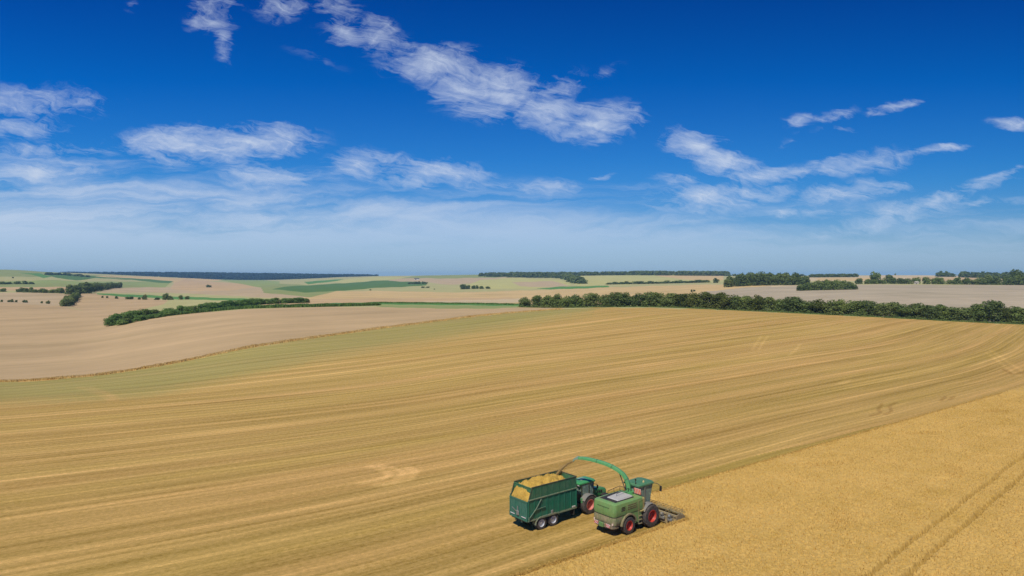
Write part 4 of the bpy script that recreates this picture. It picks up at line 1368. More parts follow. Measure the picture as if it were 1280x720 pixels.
    for k in (3, 6, 8):
        rg = [np.array(q) for q in rings[k]]
        c = sum(rg) / len(rg)
        tn = sum(np.array(q) for q in rings[k + 1]) / 6 - c; tn /= np.linalg.norm(tn)
        g = [c + (q - c) * 1.10 for q in rg]
        b.loft([[q - tn * .04 for q in g], [q + tn * .04 for q in g]])
    b.build('spout_flange', paint('flange_green', (.04, .2, .08), .5, .3), spo)
    b = MB()
    tip = base * [1, 1, 0] + dr * 5.2 + np.array([0, 0, 5.86])
    sd = np.array([-dr[1], dr[0], 0])
    r2 = []
    for q, (t, z) in enumerate([(0, .02), (.22, -.04), (.42, -.16), (.55, -.32)]):
        p = tip + dr * t + np.array([0, 0, z])
        r2.append([p + sd * .22 + np.array([0, 0, -.10]), p + sd * .22 + np.array([0, 0, .13]), p - sd * .22 + np.array([0, 0, .13]), p - sd * .22 + np.array([0, 0, -.10])])
    b.loft(r2)
    b.build('spout_flap', paint('flap_pale_green', (.22, .38, .27), .5, .4), spo)
    b = MB()
    b.tube([tuple(base * [1, 1, 0] + np.array([0, 0, 2.9])), tuple(base * [1, 1, 0] + np.array([0, 0, 3.3]))], .42, 18)
    b.build('turret', GREEN_S, spo, smooth='auto')
    b = MB()
    p1 = base * [1, 1, 0] + dr * .35 + np.array([0, 0, 3.25]); p2 = base * [1, 1, 0] + dr * 1.0 + np.array([0, 0, 4.95])
    b.tube([tuple(p1), tuple(p2)], .05, 8)
    b.build('lift_ram', DARK, spo)
    # hazard board behind the cab (red and white)
    b = MB()
    c0 = np.array([2.02, -.78, 3.42])
    b.box(tuple(c0), (.05, .75, .5), mi=0)
    for k in range(4):
        y = -.78 - .33 + k * .2
        b.loft([[(1.988, y - .06, 3.19), (1.988, y + .05, 3.19), (1.988, y + .17, 3.65), (1.988, y + .06, 3.65)], [(1.984, y - .06, 3.19), (1.984, y + .05, 3.19), (1.984, y + .17, 3.65), (1.984, y + .06, 3.65)]], mi=1)
        b.loft([[(2.0 + .012 * k, -1.158, 3.20), (2.01 + .012 * k, -1.158, 3.20), (2.01 + .012 * k, -1.158, 3.6), (2.0 + .012 * k, -1.158, 3.6)], [(2.0 + .012 * k, -1.162, 3.20), (2.01 + .012 * k, -1.162, 3.20), (2.01 + .012 * k, -1.162, 3.6), (2.0 + .012 * k, -1.162, 3.6)]], mi=1)
    b.build('hazard_board', [paint('board_pink_white', (.78, .50, .40), .5, .1), ORANGE], o)
    # cab
    cab = MB()
    xr, xf, hw = 2.25, 4.10, .92
    for s in (-1, 1):
        cab.tube([(xr, s * hw * .92, 1.9), (xr - .05, s * hw * .95, 3.78)], .06, 6)
        cab.tube([(2.95, s * hw, 1.75), (2.92, s * hw * .98, 3.78)], .07, 6)
        cab.tube([(xf - .35, s * .62, 1.55), (xf, s * .86, 3.78)], .055, 6)
        cab.tube([(xr, s * hw * .92, 1.95), (2.95, s * hw, 1.75), (xf - .35, s * .62, 1.6)], .06, 6)
    cab.box((3.0, 0, 1.62), (1.7, 1.7, .18)); cab.box((2.2, 0, 2.3), (.10, 1.7, 1.0))
    cb = cab.build('cab', paint('cab_grey', (.12, .14, .12), .5, .3), o)
    b = MB()
    b.loft([[(3.75, -.62, 1.62), (3.75, .62, 1.62), (4.07, .82, 3.76), (4.07, -.82, 3.76)], [(3.72, -.62, 1.62), (3.72, .62, 1.62), (4.04, .82, 3.76), (4.04, -.82, 3.76)]])
    b.build('windscreen', GLASS, cb)
    for s in (-1, 1):
        b = MB()
        y0, y1 = s * hw * .955, s * hw * .985
        b.prism_y([(3.0, 1.72), (3.74, 1.66), (4.02, 3.74), (2.97, 3.74)], y0 * .94, y0 * .965)
        b.build('door_glass', GLASS, cb)
        b = MB()
        b.prism_y([(2.28, 2.75), (2.90, 2.75), (2.88, 3.74), (2.24, 3.74)], y0 * .94, y0 * .965)
        b.build('side_glass', GLASS, cb)
    b = MB(); b.box((2.235, 0, 3.28), (.03, 1.6, .92)); b.build('rear_glass', GLASS, cb)
    b = MB()
    rf = lambda z, e: [(2.02 - e, -.95 - e, z), (4.15 + e, -.98 - e, z), (4.42 + e, -.6, z), (4.42 + e, .6, z), (4.15 + e, .98 + e, z), (2.02 - e, .95 + e, z)]
    b.loft([rf(3.76, -.06), rf(3.80, .02), rf(3.92, .02), rf(4.00, -.10), rf(4.03, -.3)])
    rfo = b.build('cab_roof', paint('cab_roof_green', (.055, .20, .085), .45, .25, dust_col=(.25, .27, .14)), cb, smooth='auto')
    b = MB(); b.box((4.0, 0, 3.745), (.7, 1.7, .05)); b.build('roof_visor', BLACK, cb)
    b = MB(); b.tube([(3.1, -.6, 4.0), (3.1, -.6, 4.08)], .10, 10); b.tube([(3.1, -.6, 4.08), (3.1, -.6, 4.20)], [.08, .06], 10); b.build('beacon', paint('beacon_amber', (.70, .55, .22), .3, .1), cb)
    b = MB(); b.tube([(2.1, -.45, 4.0), (2.1, -.45, 4.38)], .035, 6); b.box((2.1, -.45, 4.42), (.09, .12, .16)); b.build('work_light', BLACK, cb)
    # mirrors on arms
    for s in (-1, 1):
        b = MB()
        b.tube([(4.2, s * .98, 3.84), (4.42, s * 1.25, 3.80), (4.50, s * 1.50, 3.66)], .03, 6)
        b.box((4.52, s * 1.54, 3.36), (.09, .26, .52), (0, R(6), 0), bev=.03)
        b.build('mirror', BLACK, o)
    # seat and steering column inside
    b = MB(); b.box((2.75, 0, 2.2), (.55, .55, .18), bev=.05); b.box((2.5, 0, 2.65), (.16, .5, .8), bev=.05); b.box((3.5, 0, 2.05), (.2, .2, .7)); b.tube([(3.35, -.2, 2.45), (3.35, .2, 2.45)], .03, 6); b.build('driver_seat', BLACK, cb)
    # ladder, platform, tank on the right side
    b = MB()
    b.box((2.25, -1.22, 1.78), (1.25, .62, .07)); b.box((2.2, -1.22, 2.62), (.45, .3, .62), bev=.1)
    b.build('service_platform', YELL, o)
    b = MB()
    for z in (.62, .98, 1.34):
        b.box((1.66, -1.32, z), (.42, .34, .05))
    for x in (1.44, 1.88):
        b.box((x, -1.38, 1.2), (.05, .06, 1.25))
    b.tube([(1.44, -1.42, 1.8), (1.40, -1.45, 2.8), (1.9, -1.45, 2.9)], .025, 6)
    b.build('ladder', paint('ladder_dusty', (.22, .19, .11), .7, .7), o)
    b = MB(); b.box((2.15, -1.0, 2.35), (.5, .7, 1.05), bev=.06); b.box((2.2, 1.0, 2.3), (.5, .7, 1.0), bev=.06); b.build('storage_box', YELL, o)
    b = MB(); b.prism_y([(2.55, 1.45), (4.3, 1.25), (4.75, .95), (4.75, .55), (3.6, .7), (2.5, .9)], -.6, .6); b.build('feeder_housing', HEADER, o)
    b = MB()
    for s in (-1, 1):
        arc_fender(b, 3.06, 1.06, 1.13, 1.18, s * .95, s * 1.62, 60, 150)
    b.build('front_mudguard', GREYM, o, smooth='auto')
    # wheels
    for s in (-1, 1):
        wheel(o, 0, s * 1.28, .80, .56, s, RED, .56, 18)
        wheel(o, 3.06, s * 1.38, 1.06, .78, s, RED, .54, 20)
    # direct-cut header
    hd_ = MB()
    y0, y1 = -3.35, 3.75
    ym = (y0 + y1) / 2
    hd_.box((4.80, ym, .62), (.09, y1 - y0, .78)); hd_.box((4.74, ym, 1.06), (.18, y1 - y0, .16)); hd_.box((5.2, ym, .17), (1.0, y1 - y0, .06)); hd_.box((5.72, ym, .14), (.16, y1 - y0, .05))
    for k in range(9):
        hd_.box((4.70, y0 + .35 + k * (y1 - y0 - .7) / 8, .62), (.12, .08, .74))
    hd_.box((4.6, -.8, .55), (.35, .9, .55), bev=.08); hd_.box((4.6, 1.2, .55), (.35, .9, .55), bev=.08)
    hdo = hd_.build('header', HEADER, o)
    for s, y in ((-1, y0), (1, y1)):
        b = MB(); b.prism_y([(4.6, .18), (6.55, .12), (6.62, .22), (5.7, 1.02), (5.0, 1.25), (4.6, 1.18)], y - .05, y + .05); b.build('crop_divider', paint('divider_dusty', (.26, .21, .11), .7, .8), hdo)
    b = MB()
    L = y1 - y0 - .2
    b.tube([(5.22, y0 + .1, .55), (5.22, y1 - .1, .55)], .22, 14)
    for sgn, a0, a1 in ((1, y0 + .1, ym), (-1, y1 - .1, ym)):
        n = 90
        for k in range(n):
            t0, t1 = k / n, (k + 1) / n
            pa, pb = 2 * math.pi * 6 * t0 * sgn, 2 * math.pi * 6 * t1 * sgn
            ya, yb = a0 + (a1 - a0) * t0, a0 + (a1 - a0) * t1
            q = [(5.22 + .2 * math.cos(pa), ya, .55 + .2 * math.sin(pa)), (5.22 + .36 * math.cos(pa), ya, .55 + .36 * math.sin(pa)),
                 (5.22 + .36 * math.cos(pb), yb, .55 + .36 * math.sin(pb)), (5.22 + .2 * math.cos(pb), yb, .55 + .2 * math.sin(pb))]
            b.loft([[q[0], q[1], (q[1][0], q[1][1] + .012, q[1][2]), (q[0][0], q[0][1] + .012, q[0][2])], [q[3], q[2], (q[2][0], q[2][1] + .012, q[2][2]), (q[3][0], q[3][1] + .012, q[3][2])]])
    b.build('auger', paint('auger_grey', (.32, .30, .26), .5, .5), hdo)
    b = MB()
    b.tube([(5.75, y0 + .12, 1.02), (5.75, y1 - .12, 1.02)], .09, 10)
    for k in range(6):
        a = k * math.pi / 3 + .3
        c, s = math.cos(a) * .42, math.sin(a) * .42
        b.tube([(5.75 + c, y0 + .12, 1.02 + s), (5.75 + c, y1 - .12, 1.02 + s)], .028, 5)
        for q in range(6):
            yy = y0 + .3 + q * (y1 - y0 - .6) / 5
            b.tube([(5.75, yy, 1.02), (5.75 + c, yy, 1.02 + s)], .02, 4)
        for q in range(36):
            yy = y0 + .2 + q * (y1 - y0 - .4) / 35
            b.tube([(5.75 + c, yy, 1.02 + s), (5.71 + c, yy, .78 + s)], .012, 3)
    for y in (y0 + .02, y1 - .02):
        b.tube([(4.75, y, 1.12), (5.75, y, 1.02)], .05, 6)
    b.build('reel', paint('reel_olive', (.16, .145, .07), .65, .7), hdo)
    b = MB()
    for y in (-1.7, -2.6, 2.2, 3.1):
        b.tube([(4.55, y - .12, .95), (4.55, y + .12, .95)], .16, 12)
        b.box((4.58, y, .62), (.18, .5, .3), bev=.05)
    b.build('drive_housing', GREYM, hdo)
    return o


harv = build_harvester()


# ------------------------------------------------------------------ trailer
TD = R(39.0)
TP = np.array([2.55, 66.15])


def build_trailer():
    o = empty('silage_trailer', (TP[0], TP[1], float(zw(TP[0], TP[1]))), TD)
    tag(o, 'dark green twin-axle silage trailer heaped with chopped wheat behind the tractor', 'trailer')
    xr, xf, hw = -2.42, 3.86, 1.32
    zb, zm, zt = 1.22, 3.02, 4.12
    th = .06
    b = MB()
    for s in (-1, 1):
        b.box(((xr + xf) / 2, s * (hw - th / 2), (zb + zm) / 2), (xf - xr, th, zm - zb))
        n = 9
        for k in range(n):
            x = xr + .05 + k * (xf - xr - .1) / (n - 1)
            b.box((x, s * (hw + .034), (zb + zm) / 2), (.06, .064, zm - zb - .06))
    b.box(((xr + xf) / 2, 0, zb - .05), (xf - xr, 2 * hw - .02, .10))
    body = b.build('body', TEAL, o)
    b = MB()
    b.box((xf - th / 2 + .003, 0, (zb + zt) / 2), (th, 2 * hw - .13, zt - zb))
    for z in (2.2, 3.0, 3.6):
        b.box((xf - th - .03, 0, z), (.05, 2 * hw - .14, .07))
    for y in (-.7, 0, .7):
        b.box((xf + .035, y, 2.6), (.06, .07, 2.7))
    b.build('front_wall', TEAL_IN, o)
    # upper extension sides with slanted rear end
    for s in (-1, 1):
        b = MB()
        y0, y1 = s * (hw - th + .012), s * (hw - .008)
        b.prism_y([(xr + .12, zm + .07), (xf, zm + .07), (xf, zt), (-1.92, zt + .02)], y0, y1)
        for k in range(9):
            x = xr + .05 + k * (xf - xr - .1) / 8
            if k < 1: continue
            b.box((x, s * (hw + .012), (zm + zt) / 2 + .03), (.045, .04, zt - zm - .12))
        b.build('extension_side', paint('trailer_green_upper', (.030, .150, .072), .4, .3, dust_col=(.17, .18, .10)), o)
    b = MB()
    for s in (-1, 1):
        b.box(((xr + xf) / 2, s * (hw + .03), zm + .03), (xf - xr + .06, .10, .085))
    b.build('middle_rail', TEAL_R, o)
    b = MB()
    for s in (-1, 1):
        b.box(((-1.92 + xf) / 2, s * (hw - .02), zt + .045), (xf + 1.92 + .08, .09, .07))
        b.tube([(xr + .10, s * (hw - .02), zm + .06), (-1.93, s * (hw - .02), zt + .05)], .05, 6)
    b.box((xf - .01, 0, zt + .045), (.09, 2 * hw - .12, .07))
    b.build('top_rail', paint('rail_dark_green', (.012, .05, .03), .5, .3), o)
    b = MB()
    b.box((-1.95, 0, 3.88), (.07, 2 * hw - .12, .42)); b.box((-1.99, 0, 4.10), (.09, 2 * hw - .10, .06))
    for y in (-.45, .45):
        b.box((-1.99, y, 3.88), (.05, .06, .40))
    b.build('rear_cross_member', TEAL_IN, o)
    b = MB()
    for s in (-1, 1):
        b.box(((xr + xf) / 2, s * (hw - .02), zb - .09), (xf - xr, .12, .16))
    b.build('lower_rail', TEAL_R, o)
    # tailgate
    b = MB()
    b.box((xr - .05, 0, (1.05 + 2.92) / 2), (.07, 2 * hw - .06, 2.92 - 1.05))
    for y in (-hw + .08, hw - .08):
        b.box((xr - .09, y, 1.99), (.05, .11, 1.84))
    for z in (2.86, 1.14):
        b.box((xr - .095, 0, z), (.06, 2 * hw - .02, .12))
    for y in (-.45, .45):
        b.box((xr - .095, y, 1.98), (.03, .05, 1.62))
    tg = b.build('tailgate', paint('tailgate_green', (.016, .145, .092), .42, .25, dust_col=(.17, .22, .16)), o)
    b = MB(); b.box((xr - .16, .02, 1.62), (.12, .36, .46), bev=.05); b.box((xr - .14, .02, 2.0), (.05, .10, .5)); b.tube([(xr - .14, .9, 1.98), (xr - .16, .25, 1.72)], .03, 6); b.build('grain_hatch', GREYM, tg)
    for y in (-.82, .82):
        b = MB(); b.box((xr - .135, y, 1.40), (.02, .62, .07)); b.build('reflector', WHITE, tg)
    # diagonal hydraulic arms at the rear
    for s in (-1, 1):
        b = MB()
        y = s * (hw + .09)
        b.tube([(xr - .02, y, 1.30), (-1.5, y, 2.10), (-.85, y, 2.92)], .055, 8)
        b.tube([(-1.62, y, 2.02), (-.35, y, 2.12)], .045, 8)
        b.tube([(xr + .05, y, 1.1), (xr + .05, y, 1.5)], .07, 8)
        b.build('tailgate_arm', paint('arm_green', (.035, .13, .085), .45, .3), o)
    # chassis, axles, drawbar
    b = MB()
    for s in (-1, 1):
        b.box((.6, s * .45, .95), (6.2, .16, .28))
    for x in (-.76, .76):
        b.tube([(x, -1.0, .56), (x, 1.0, .56)], .10, 8)
    b.box((0, 0, .78), (2.3, 1.0, .10)); b.box((xr + .1, 0, .98), (.12, 2.3, .14))
    b.box((2.7, -.5, 1.0), (.7, .8, .36), bev=.05); b.tube([(2.2, .4, .9), (3.2, .4, .9)], .17, 10)
    b.build('chassis', paint('trailer_chassis', (.02, .05, .035), .6, .4), o)
    b = MB()
    b.loft([[(3.4, -.45, .80), (3.4, .45, .80), (3.4, .45, 1.0), (3.4, -.45, 1.0)], [(5.2, -.10, .60), (5.2, .10, .60), (5.2, .10, .74), (5.2, -.10, .74)]])
    b.tube([(5.1, 0, .66), (5.42, 0, .64)], .06, 8); b.box((3.9, -.5, .5), (.12, .12, 1.0))
    b.build('drawbar', paint('drawbar_green', (.02, .07, .045), .6, .3), o)
    # mudguards
    for s in (-1, 1):
        b = MB()
        y0, y1 = s * .92, s * 1.46
        b.box((0, (y0 + y1) / 2, 1.245), (2.0, abs(y1 - y0), .05))
        b.box((0, y1, 1.20), (2.0, .04, .13))
        rings = []
        for x, z in ((-1.0, 1.245), (-1.28, 1.13), (-1.47, .92), (-1.52, .62)):
            rings.append([(x, y0, z), (x, y1, z), (x - .03, y1, z - .05), (x - .03, y0, z - .05)])
        b.loft(rings)
        rings = [[(-x, y, z) for x, y, z in rg] for rg in rings[:3]]
        b.loft(rings)
        mg = b.build('mudguard', paint('mudguard_grey_green', (.10, .17, .12), .55, .5), o)
        b = MB(); b.box((3.55, s * 1.05, .78), (.05, .55, .75), (0, R(6), 0)); b.build('mud_flap', BLACK, o)
        b = MB(); b.box((xf - .4, s * (hw + .02), zb + .06), (.45, .08, .16), bev=.02); b.build('side_marker', paint('marker_pale', (.5, .5, .42), .5, .3), o)
    b = MB(); b.box((.55, -hw - .06, 1.42), (.28, .08, .34), bev=.04); b.build('control_box', GREYM, o)
    for s in (-1, 1):
        for x in (-.76, .76):
            wheel(o, x, s * 1.12, .60, .52, s, SILVER, .60, 26, hub_in=.35)
    return o


trl = build_trailer()


def build_load():
    nx, ny = 90, 40
    x0, x1, hw = -2.36, 3.76, 1.225
    xs = np.linspace(x0, x1, nx); ys = np.linspace(-hw, hw, ny)
    X, Y = np.meshgrid(xs, ys, indexing='ij')
    yy = np.abs(Y) / hw
    ridge = 4.34 - .50 * yy ** 2.0
    z = ridge
    # falls away to the tailgate at the back, drops at the front wall
    back = np.clip((X - x0) / .95, 0, 1)
    z = (3.10 - .16 * yy ** 2) * (1 - back) + z * back + .22 * np.sin(np.pi * back)
    front = np.clip((x1 - X) / 1.9, 0, 1)
    z = (3.45) * (1 - front) ** 1.3 + z * (1 - (1 - front) ** 1.3)
    z += .05 * np.sin(X * 3.1 + Y * 2.3) + .04 * np.sin(X * 6.7 - Y * 5.1) + rng.normal(0, .04, X.shape)
    for _ in range(90):
        cx_, cy_, rr_ = rng.uniform(x0, x1 - .6), rng.uniform(-hw, hw), rng.uniform(.12, .38)
        z += rng.uniform(.02, .085) * np.exp(-((X - cx_) ** 2 + (Y - cy_) ** 2) / rr_ ** 2)
    edge = np.where(yy > .97, .06, 0)
    z -= edge
    V = np.concatenate([np.stack([X, Y, z], -1).reshape(-1, 3), np.stack([X, Y, np.full_like(X, 1.28)], -1).reshape(-1, 3)])
    idx = np.arange(nx * ny).reshape(nx, ny); n = nx * ny
    Q = [np.stack([idx[:-1, :-1], idx[1:, :-1], idx[1:, 1:], idx[:-1, 1:]], -1).reshape(-1, 4)]
    for line in (idx[:, 0], idx[:, -1][::-1], idx[0, :][::-1], idx[-1, :]):
        Q.append(np.stack([line[:-1], line[:-1] + n, line[1:] + n, line[1:]], -1))
    Q.append((idx[:-1, :-1] * 0)[:0].reshape(0, 1).repeat(4, 1) if False else np.stack([idx[:-1, :-1] + n, idx[:-1, 1:] + n, idx[1:, 1:] + n, idx[1:, :-1] + n], -1).reshape(-1, 4))
    me = fast_mesh('crop_load', V, np.concatenate(Q))
    me.polygons.foreach_set('use_smooth', np.ones(len(me.polygons), bool))
    me.materials.append(CHOP)
    ob = link(bpy.data.objects.new('crop_load', me))
    ob.location = trl.location; ob.rotation_euler = trl.rotation_euler
    tag(ob, 'golden heap of chopped wheat filling the green trailer and spilling to its tailgate', 'load')


build_load()


def build_stream():
    c, s = math.cos(HDG), math.sin(HDG)
    ang = R(153)
    d = np.array([math.cos(ang), math.sin(ang)])
    base = HV + np.array([1.72 * c, 1.72 * s])
    st = base + d * 5.72
    z0 = 5.50
    P = []
    for k in range(13):
        t = k / 12
        p = st + d * (1.95 * t)
        P.append((p[0], p[1], z0 - .70 * t - 1.05 * t * t))
    b = MB()
    b.tube(P, [.055 + .10 * (k / 12) + random.uniform(-.015, .015) for k in range(13)], 9)
    P = np.array(P)
    for k in range(1500):
        t = random.random() ** .8 * 12
        i = min(int(t), 11)
        p = P[i] + (P[i + 1] - P[i]) * (t - i)
        r = .09 + .16 * t / 12
        q = p + np.array([random.gauss(0, r), random.gauss(0, r), random.gauss(0, r)])
        e = .035
        v = [q + np.array([random.uniform(-e, e) for _ in range(3)]) for _ in range(3)]
        b.add(v, [(0, 1, 2)])
    ob = b.build('chopped_crop_stream', CHOP2)
    tag(ob, 'thin brown jet of chopped crop falling from the spout into the trailer', 'chaff', kind='stuff')


build_stream()


# ------------------------------------------------------------------ tractor
def build_tractor():
    p = TP + 5.86 * np.array([math.cos(TD), math.sin(TD)]) + .10 * np.array([-math.sin(TD), math.cos(TD)])
    o = empty('farm_tractor', (p[0], p[1], float(zw(p[0], p[1]))), TD)
    tag(o, 'green tractor with faded red rims pulling the silage trailer', 'tractor')
    b = MB()
    b.box((1.2, 0, .95), (3.2, .55, .55)); b.box((0, 0, .95), (.5, 1.9, .4)); b.box((2.6, 0, .72), (.3, 1.7, .25)); b.box((-.55, 0, .75), (.5, .7, .5)); b.box((-.75, 0, .62), (.5, .14, .1))
    b.box((.65, -.75, .95), (1.0, .45, .5), bev=.06); b.box((.65, .75, .95), (1.0, .45, .5), bev=.06)
    b.build('chassis', DARK, o)
    b = MB()
    sec = lambda x, w, z0, z1: [(x, -w, z0), (x, -w, z1 - .16), (x, -w * .72, z1), (x, w * .72, z1), (x, w, z1 - .16), (x, w, z0)]
    b.loft([sec(1.05, .46, 1.2, 2.12), sec(2.2, .44, 1.15, 2.02), sec(3.15, .40, 1.05, 1.82), sec(3.4, .33, 1.1, 1.66)])
    hood = b.build('bonnet', GREEN_T, o, smooth='auto')
    b = MB()
    for s in (-1, 1):
        for k in range(3):
            b.box((2.0 + k * .28, s * .452, 1.62), (.2, .02, .22))
    b.build('grille', BLACK, hood)
    b = MB(); b.tube([(1.15, -.62, 1.7), (1.15, -.62, 2.75), (1.10, -.62, 2.9)], [.09, .075, .06], 10); b.build('exhaust_pipe', BLACK, o)
    b = MB(); b.tube([(1.3, .62, 1.7), (1.3, .62, 2.5)], .08, 10); b.build('air_intake', BLACK, o)
    # cab
    b = MB()
    for s in (-1, 1):
        b.tube([(-.62, s * .80, 1.35), (-.70, s * .82, 2.92)], .06, 6)
        b.tube([(.35, s * .84, 1.3), (.35, s * .82, 2.92)], .05, 6)
        b.tube([(1.0, s * .66, 1.3), (1.12, s * .74, 2.92)], .05, 6)
        b.tube([(-.62, s * .80, 1.75), (.35, s * .84, 1.35), (1.0, s * .66, 1.35)], .05, 6)
    b.box((.2, 0, 1.28), (1.6, 1.5, .14)); b.box((-.62, 0, 1.65), (.10, 1.55, .5))
    cb = b.build('cab', paint('tractor_cab_frame', (.03, .05, .035), .5, .2), o)
    b = MB()
    rf = lambda z, e: [(-.95 - e, -.82 - e, z), (1.2 + e, -.80 - e, z), (1.38 + e, -.5, z), (1.38 + e, .5, z), (1.2 + e, .80 + e, z), (-.95 - e, .82 + e, z)]
    b.loft([rf(2.92, 0), rf(2.96, .05), rf(3.06, .05), rf(3.14, -.08), rf(3.17, -.28)])
    b.build('cab_roof', paint('tractor_roof_green', (.045, .31, .095), .4, .12, coat=.2), cb, smooth='auto')
    b = MB(); b.box((.15, .05, 3.19), (.8, .8, .03), bev=.01); b.build('roof_hatch', paint('hatch_pale_green', (.25, .42, .30), .5, .3), cb)
    for s in (-1, 1):
        b = MB(); b.prism_y([(-.56, 1.82), (.31, 1.40), (.31, 2.88), (-.63, 2.88)], s * .78, s * .80); b.build('side_glass', GLASS, cb)
        b = MB(); b.prism_y([(.39, 1.40), (.97, 1.40), (1.08, 2.88), (.39, 2.88)], s * .755, s * .775); b.build('door_glass', GLASS, cb)
        b = MB(); b.box((-.93, s * .62, 2.86), (.12, .26, .12), bev=.02); b.build('work_light', paint('work_lamp', (.5, .5, .48), .3, .1), cb)
        b = MB(); b.tube([(1.1, s * .78, 2.7), (1.18, s * 1.15, 2.72)], .025, 6); b.box((1.2, s * 1.2, 2.5), (.08, .22, .40), bev=.03); b.build('mirror', BLACK, o)
    b = MB(); b.box((-.665, 0, 2.36), (.03, 1.48, 1.0)); b.build('rear_glass', GLASS, cb)
    b = MB(); b.loft([[(1.0, -.62, 1.4), (1.0, .62, 1.4), (1.11, .70, 2.88), (1.11, -.70, 2.88)], [(1.03, -.62, 1.4), (1.03, .62, 1.4), (1.14, .70, 2.88), (1.14, -.70, 2.88)]]); b.build('windscreen', GLASS, cb)
    b = MB(); b.box((-.1, 0, 1.72), (.5, .5, .16), bev=.05); b.box((-.36, 0, 2.1), (.16, .48, .7), bev=.05); b.box((.75, 0, 1.65), (.2, .2, .6)); b.build('driver_seat', BLACK, cb)
    for s in (-1, 1):
        b = MB(); arc_fender(b, 0, .94, .99, 1.04, s * .82, s * 1.46, 35, 150); 
        b.build('rear_fender', GREYM, o, smooth='auto')
        b = MB(); b.box((-.86, s * .98, 1.42), (.06, .3, .5), bev=.02); b.build('tail_light', paint('tractor_panel_green', (.05, .28, .10), .4, .2), o)
        b = MB(); arc_fender(b, 2.6, .70, .76, .79, s * .68, s * 1.18, 40, 140); b.build('front_fender', BLACK, o, smooth='auto')
        wheel(o, 0, s * 1.12, .94, .64, s, RED_P, .56, 20)
        wheel(o, 2.6, s * .95, .70, .48, s, RED_P, .56, 18)
    return o


build_tractor()

# ------------------------------------------------------------------ air
def build_haze():
    zs = []
    b = MB()
    b.box((0, 3500, 24), (32600, 9600, 76))
    o = b.build('haze', None)
    o.data.materials.clear()
    m = bpy.data.materials.new('haze_air'); m.use_nodes = True
    nt = m.node_tree
    for n in list(nt.nodes):
        if n.type == 'BSDF_PRINCIPLED': nt.nodes.remove(n)
    v = nt.nodes.new('ShaderNodeVolumePrincipled')
    v.inputs['Color'].default_value = (.36, .70, 1.0, 1)
    v.inputs['Density'].default_value = 0.75e-4
    v.inputs['Anisotropy'].default_value = -0.25
    out = [q for q in nt.nodes if q.type == 'OUTPUT_MATERIAL'][0]
    nt.links.new(v.outputs[0], out.inputs['Volume'])
    o.data.materials.append(m)
    tag(o, kind='stuff')


build_haze()

# ------------------------------------------------------------------ sun and sky
EL = R(54)
sx, sy = -.40, -.917                                       # where the sun stands, in plan
AZ = math.atan2(sx, sy)
sun = bpy.data.lights.new('sun', 'SUN')
sun.energy = 3.9; sun.angle = R(.5); sun.color = (1.0, .95, .87)
so = link(bpy.data.objects.new('sun', sun))
from mathutils import Vector
sd = Vector((sx * math.cos(EL), sy * math.cos(EL), math.sin(EL)))
so.rotation_euler = (-sd).to_track_quat('-Z', 'Y').to_euler()
so.location = (-50, -50, 120)

W = bpy.data.worlds.new('World'); SC.world = W
W.use_nodes = True
nt = NT(W.node_tree)
bg = W.node_tree.nodes['Background']
sky = nt.new('ShaderNodeTexSky', sky_type='NISHITA')
sky.sun_disc = False
sky.sun_elevation = EL; sky.sun_rotation = AZ % (2 * math.pi)
sky.altitude = 0; sky.air_density = 1.0; sky.dust_density = .4; sky.ozone_density = 3.0
BGS = .075
bg.inputs[1].default_value = BGS
G = nt.new('ShaderNodeTexCoord').outputs['Generated']
sp = nt.new('ShaderNodeSeparateXYZ'); nt.l.new(G, sp.inputs[0])
yy = nt.math('MAXIMUM', sp.outputs[1], .08)
ca = nt.math('DIVIDE', sp.outputs[0], yy); ce = nt.math('DIVIDE', sp.outputs[2], yy)
cmb = nt.new('ShaderNodeCombineXYZ'); nt.l.new(ca, cmb.inputs[0]); nt.l.new(ce, cmb.inputs[1])
Pc = cmb.outputs[0]
# deepen the clear blue with height (polarised summer sky)
grade = nt.ramp(ce, [(0.0, (.36, .56, .84)), (.06, (.32, .58, .96)), (.14, (.13, .51, .98)), (.169, (.09, .48, .98)), (.286, (.006, .37, .95)), (.40, (.002, .265, .82))])
side = nt.maprange(ca, -.75, .75, 1.10, .86)
skyc = nt.mix(1.0, sky.outputs[0], grade, 'MULTIPLY')
skyc = nt.mix(1.0, skyc, side, 'MULTIPLY')
skyc = nt.mix(1.0, skyc, (1.33, 1.33, 1.33), 'MULTIPLY')

